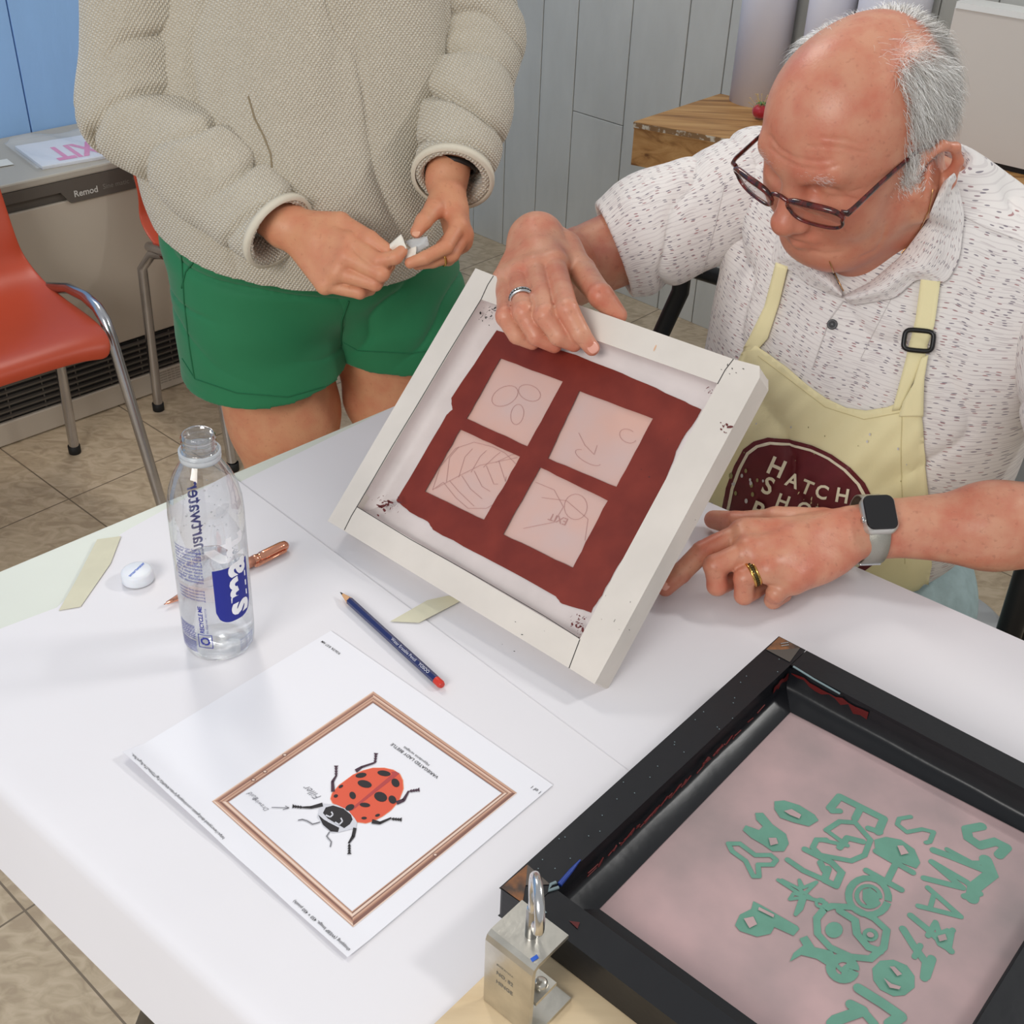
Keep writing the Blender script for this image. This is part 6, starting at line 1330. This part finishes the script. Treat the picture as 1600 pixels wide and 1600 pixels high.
ltext('H', (1194, 737), 24, 37); ltext('A', (1224, 757), 22, 29); ltext('T', (1247, 768), 22, 29); ltext('C', (1269, 776), 16, 29); ltext('H', (1301, 783), 10, 30)
ltext('S', (1186, 768), 22, 36); ltext('H', (1208, 790), 20, 29); ltext('O', (1240, 802), 18, 29); ltext('W', (1268, 812), 15, 29); ltext('P', (1168, 806), 22, 36); ltext('R', (1190, 824), 18, 29); ltext('I', (1218, 832), 16, 29); ltext('N', (1230, 836), 14, 29); ltext('T', (1262, 842), 12, 29)
x.build('printed_badge', [m_mar, mat('cream_print', (226, 216, 190), .7)], apo)
x = MB(); 
for k in range(26):
    q = (rs.uniform(1140, 1420), rs.uniform(650, 760)) if k < 12 else (rs.gauss(1165, 16), rs.gauss(752, 16)); r = rs.uniform(.6, 1.6) if k < 12 else rs.uniform(1, 3.2); h = hit(bvA, *q)
    if h: x.add([hit(bvA, q[0]+r*math.cos(t), q[1]+r*1.6*math.sin(t)) and (hit(bvA, q[0]+r*math.cos(t), q[1]+r*1.6*math.sin(t))[0]-_F*.0062) for t in np.linspace(0, 5.4, 7)], [tuple(range(7))], 0 if k % 2 else 1)
x.build('paint_specks', [mat('olive_speck', (150, 140, 96), .8), mat('pale_speck', (200, 196, 196), .8)], apo)['kind'] = 'stuff'
seam_px = [[(1410, 640), (1408, 720), (1414, 880)], [(1185, 556), (1230, 590), (1290, 636), (1350, 655), (1405, 645)]]
x = MB()
for sp_ in seam_px: seam_on(bvA, sp_, .0006, x, .0008)
x.build('stitching', mat('apron_stitch', (206, 194, 148), .8), apo)
# collar, placket, button
m_col = m_sh
def loft(name, rows, m, parent, th=.0018, pat=None):
    n = len(rows[0]); P = [p for r in rows for p in r]; o = MB().add(P, [(i*n+j, i*n+j+1, (i+1)*n+j+1, (i+1)*n+j) for i in range(len(rows)-1) for j in range(n-1)], 0, True)
    ob = o.build(name, m, parent, solid=th, sol_off=0, sub=1)
    a = ob.data.attributes.new('pat', 'FLOAT_VECTOR', 'POINT'); L_ = []
    for r in range(len(rows)):
        for j in range(n): L_ += [r*.011, j*.013, 0]
    a.data.foreach_set('vector', L_); return ob
def dd(x, y, dep): return D(x, y, dep)
def hh_(x, y, off, bv=None):
    h = hit(bv or bvAll, x, y); return h[0]-_F*off*.5+h[1]*off*.5 if h else None
def resample(c_, n):
    c_ = [np.asarray(p, float) for p in c_]; s_ = np.concatenate([[0], np.cumsum([np.linalg.norm(c_[i+1]-c_[i]) for i in range(len(c_)-1)])]); t = np.linspace(0, s_[-1], n)
    return np.stack([np.interp(t, s_, [p[k] for p in c_]) for k in range(len(c_[0]))], 1)
def collar(inner, outer, name, lift=.020, n=16, bv=None):
    I_, O_ = resample(inner, n), resample(outer, n); rows = []
    for a_, b_ in zip(I_, O_):
        r = []
        p0 = hh_(a_[0], a_[1], .006, bv); p1 = hh_(b_[0], b_[1], .006, bv)
        if p0 is None: p0 = D(a_[0], a_[1], 1.24)
        if p1 is None: p1 = D(b_[0], b_[1], 1.24)
        d0, d1_ = (p0-_C)@_F, (p1-_C)@_F
        for k in range(7):
            u = k/6; X = a_*(1-u)+b_*u; h = hh_(X[0], X[1], .0055, bv); base = D(X[0], X[1], d0*(1-u)+d1_*u)
            dm = (base-_C)@_F; dh = (h-_C)@_F if h is not None else dm
            r.append(D(X[0], X[1], min(dm, dh)-lift*math.sin(math.pi*min(1, u*1.15))*.6))
        rows.append(r)
    return loft(name, rows, m_col, shirt)
collar([(1230, 345), (1250, 385), (1280, 404), (1300, 425), (1316, 458)], [(1216, 352), (1203, 412), (1234, 421), (1262, 446), (1316, 466)], 'collar', bv=bvT)
collar([(1476, 282), (1466, 300), (1448, 345), (1405, 402), (1360, 440), (1318, 462)], [(1492, 268), (1508, 335), (1500, 405), (1480, 444), (1432, 436), (1400, 466), (1330, 478), (1320, 468)], 'collar', n=26)
x = MB(); seam_on(bvT, [(1318, 470), (1296, 500), (1282, 540), (1270, 575)], .0007, x, .0006); seam_on(bvT, [(1395, 462), (1365, 520), (1345, 560)], .0004, x, .0004); seam_on(bvS, [(1133, 285), (1118, 350), (1096, 430)], .0006, x, .0006); seam_on(bvS, [(1506, 338), (1540, 356), (1600, 378)], .0006, x, .0006)
x.build('stitching', mat('shirt_stitch', (206, 200, 198), .8), shirt)
hb = hit(bvT, 1301, 507); x = MB(); x.lathe([(.0001, .0008), (.0022, .0008), (.0035, .0022), (.0050, .0024), (.0056, .0015), (.0056, 0), (.0001, -.0002)], hb[0]+hb[1]*.0012, nrm(hb[1]-_F*.5), 28)
for k in range(4): a_ = .8+k*math.pi/2; pass
x.build('button', mat('dark_grey_button', (72, 72, 74), .35), shirt)
m_chain = mat('gold_chain', (206, 160, 110), .25, metal=1)
nk = thing('necklace', 'thin gold neck chain inside the open collar of the seated man', 'necklace', NB)
for pts in ([(1296, 408), (1302, 424), (1310, 440), (1318, 455)], [(1456, 296), (1450, 330), (1434, 364), (1408, 396)]):
    P = [hh_(X, Y_, .0015) for X, Y_ in resample(pts, 30)]; P = [p for p in P if p is not None]; x = MB(); x.tube(P, .0007, 5); x.build('chain', m_chain, nk)
# rings and watch
x = MB(); c_ = rF[0]*.30+rF[1]*.70; ax = nrm(rF[1]-rF[0]); rgq = thing('finger_ring', 'wide dark silver ring on the hand that grips the white screen', 'ring', c_)
m_sil = mat('silver', (205, 205, 205), .22, metal=1); m_dks = mat('blackened_silver', (52, 56, 50), .4, metal=.6)
def band_ring(par, c_, ax, r, m_in, w=.0075):
    x = MB(); ringband(x, c_+ax*w*.5, ax, r, w*.30, .0011, n=48); x.build('edge_band', m_sil if m_in is m_dks else m_gold, par)
    x = MB(); ringband(x, c_-ax*w*.2, ax, r, w*.30, .0011, n=48); x.build('edge_band', m_sil if m_in is m_dks else m_gold, par)
    x = MB(); ringband(x, c_+ax*w*.25, ax, r-.0002, w*.5, .0008, n=48)
    a = nrm(np.cross(ax, V3(.3, 1, .2))); b_ = np.cross(ax, a)
    for k in range(28): t = 2*math.pi*k/28; dd_ = a*math.cos(t)+b_*math.sin(t); x.box(c_+dd_*(r+.0007), dd_*.0005, np.cross(ax, dd_)*.0006, ax*.0011)
    x.build('patterned_band', m_in, par)
band_ring(rgq, c_, ax, .0122, m_dks)
c2_ = rG[0]*.38+rG[1]*.62; ax2 = nrm(rG[1]-rG[0]); rg2 = thing('finger_ring', 'gold and silver ribbed ring on the hand lying on the table', 'ring', c2_); band_ring(rg2, c2_, ax2, .0114, mat('antique_gold_dark', (96, 84, 52), .35, metal=.8))
wc_ = Z(1368, 846, .803); wax = nrm(EL-hq['w']); wt_ = thing('wristwatch', 'silver smart watch with black screen and mesh strap on the wrist at the table', 'watch', wc_)
def proj_axis(p): return wq+wax*((p-wq)@wax)
m_milan = mat('steel_mesh_strap', (178, 176, 166), .35, metal=.85, bump=.8, bscale=1500, bdist=.0005)
pc_ = D(1373, 800, (Z(1373, 800, .836)-_C)@_F); top_c = pc_; cen = wq+wax*((Z(1366, 846, .80)-wq)@wax)
up_w = nrm(top_c-cen-wax*((top_c-cen)@wax)); sdw = np.cross(wax, up_w)
P = []; nW = 60
for wv_, rr in ((-.0105, .0), (-.0100, .0009), (.0100, .0009), (.0105, 0)):
    for j in range(nW): t = 2*math.pi*j/nW; P.append(cen+wax*wv_+(up_w*math.cos(t)*.0345+sdw*math.sin(t)*.0330)*(1+rr/.033))
MB().add(P, [(i*nW+j, i*nW+(j+1) % nW, (i+1)*nW+(j+1) % nW, (i+1)*nW+j) for i in range(3) for j in range(nW)], 0, True).build('strap', m_milan, wt_, solid=.0012)
cs = cen+up_w*.0370
def rrect(c_, a, b_, n_, hw, hh2, rad, h, mb, mi=0, inset=.0008):
    R_ = []
    for ix, iy, t0_ in ((1, 1, 0), (-1, 1, 1), (-1, -1, 2), (1, -1, 3)):
        for t in np.linspace(0, math.pi/2, 7): t = t+t0_*math.pi/2; R_.append((ix*(hw-rad)+rad*math.cos(t), iy*(hh2-rad)+rad*math.sin(t)))
    L0 = [c_+a*x_+b_*y_ for x_, y_ in R_]; L1 = [c_+a*x_+b_*y_+n_*(h-inset) for x_, y_ in R_]; L2_ = [c_+a*x_*(1-inset/hw)+b_*y_*(1-inset/hh2)+n_*h for x_, y_ in R_]; n = len(R_)
    mb.add(L0+L1+L2_, [(i*n+j, i*n+(j+1) % n, (i+1)*n+(j+1) % n, (i+1)*n+j) for i in range(2) for j in range(n)], mi, True); mb.add(L2_, [tuple(range(n))], mi); mb.add(L0, [tuple(range(n))[::-1]], mi)
x = MB(); rrect(cs-up_w*.006, wax, sdw, up_w, .0165, .0195, .008, .0098, x, inset=.002); x.build('case', mat('aluminium_case', (205, 205, 200), .3, metal=.7), wt_)
x = MB(); rrect(cs+up_w*.0036, wax, sdw, up_w, .0152, .0182, .0072, .0014, x, inset=.0006); x.build('screen', mat('black_glass', (16, 13, 14), .08, coat=.5), wt_)
x = MB(); x.lathe([(.0030, 0), (.0034, .0005), (.0034, .0022), (.0028, .0028), (.0001, .0028)], cs+sdw*.006-wax*.0158, -wax, 20); x.build('crown', m_sil, wt_)
x = MB(); a_ = math.radians(118); for_ = 1
cq = cen+(up_w*math.cos(a_)*.0355-sdw*math.sin(a_)*.0345) if (sdw@(-_F)) < 0 else cen+(up_w*math.cos(a_)*.0355+sdw*math.sin(a_)*.0345); nq = nrm(cq-cen); x.box(cq, wax*.0108, np.cross(nq, wax)*.0055, nq*.0014); x.build('clasp', m_steel, wt_, bevel=.001)

# jeans, shoes and chair
m_jean = mat('light_denim', (168, 190, 192), .85, var=.08, vscale=60, bump=.5, bscale=500, bdist=.0006)
hpL, hpR = SO+LF*.10+UP*.50+FW*.0, SO-LF*.10+UP*.50; knL, knR = hpL+FW*.42+LF*.05-UP*.02, hpR+FW*.42-LF*.05-UP*.02
jl = []
for h_, k_ in ((hpL, knL), (hpR, knR)):
    ft = k_*V3(1, 1, 0)+UP*.09-FW*.04; jl += [cone(h_, k_, .092, .066, .03), cone(k_, ft, .064, .050, .02)]
J = solid(jl+[ell(SO+UP*.52, (.19, .15, .11), AXT, .05), keep((0, 0, -1), -.085)], .006); J = folds(*J, UP+FW, .006, 50, 3.1)
np_mesh('jeans', [J], m_jean, ma)
for k_ in (knL, knR):
    ft = k_*V3(1, 1, 0)-FW*.04; q = solid([cone(ft+UP*.05-FW*.03, ft+UP*.035+FW*.18, .044, .034, .02), keep((0, 0, -1), 0)], .005); np_mesh('shoe', [q], mat('brown_shoe', (96, 70, 52), .6) if k_ is knL else bpy.data.materials['brown_shoe'], ma)
chm = thing('folding_chair', 'black tube frame chair with grey seat under the seated man', 'chair', SO-FW*.02)
m_seat = mat('grey_vinyl', (176, 178, 180), .5)
x = MB(); cS = SO+UP*.385-FW*.01; pts = []
for j, (r_, z_) in enumerate(((.90, 0), (1, .012), (1, .03), (.94, .042), (.5, .046), (.001, .047))):
    for i in range(40): t = 2*math.pi*i/40; c_, s_ = math.cos(t), math.sin(t); pts.append(cS+LF*.235*r_*abs(c_)**.5*np.sign(c_)+FW*.215*r_*abs(s_)**.5*np.sign(s_)+UP*z_)
x.add(pts, [(i*40+j, i*40+(j+1) % 40, (i+1)*40+(j+1) % 40, (i+1)*40+j) for i in range(5) for j in range(40)], 0, True); x.add(pts[:40], [tuple(range(40))[::-1]]); x.build('seat', m_seat, chm)
tr0, tr1 = D(1063, 456, 1.74), D(1028, 532, 1.77); dq = nrm(tr1-tr0); foot = tr1+dq*(-tr1[2]/dq[2])*.9; foot = V3(tr1[0]-.02, tr1[1]+.02, .0)
bkR = SO-FW*.20-LF*.235; bkL = SO-FW*.20+LF*.235
x = MB(); x.tube([tr0+UP*.04+FW*0, tr0, tr1, foot], .0135, 12); x.build('back_post', m_leg, chm)
tl0, tl1 = D(1604, 900, 1.37), D(1572, 1003, 1.40); x = MB(); x.tube([tl0+UP*.03, tl0, tl1, V3(tl1[0]-.01, tl1[1], 0)], .0150, 12); x.build('leg', m_leg, chm)
x = MB(); x.tube([bkL+UP*.80, bkL+UP*.42, bkL-FW*.06], .0125, 12); x.build('leg', m_leg, chm)
x = MB(); x.tube([bkR+UP*.80, bkR+UP*.42, bkR-FW*.06], .0125, 12); x.build('leg', m_leg, chm)
x = MB(); x.tube([cS+FW*.19-LF*.22, (cS+FW*.24-LF*.22)*V3(1, 1, 0)], .0125, 12); x.build('leg', m_leg, chm)
x = MB(); x.tube([tr0+UP*.04, bkR+UP*.78], .0125, 12); x.build('back_rail', m_leg, chm)
x = MB(); x.prism([bkL+UP*.62+FW*.005, bkR+UP*.62+FW*.005, bkR+UP*.80+FW*.005, bkL+UP*.80+FW*.005], -FW*.02); x.build('backrest', m_seat, chm, bevel=.006)
x = MB(); x.tube([cS-LF*.22, cS+LF*.22], .010, 10); x.tube([cS+LF*.22+FW*.1, V3(tl1[0], tl1[1], cS[2])], .010, 10); x.build('seat_rail', m_leg, chm)
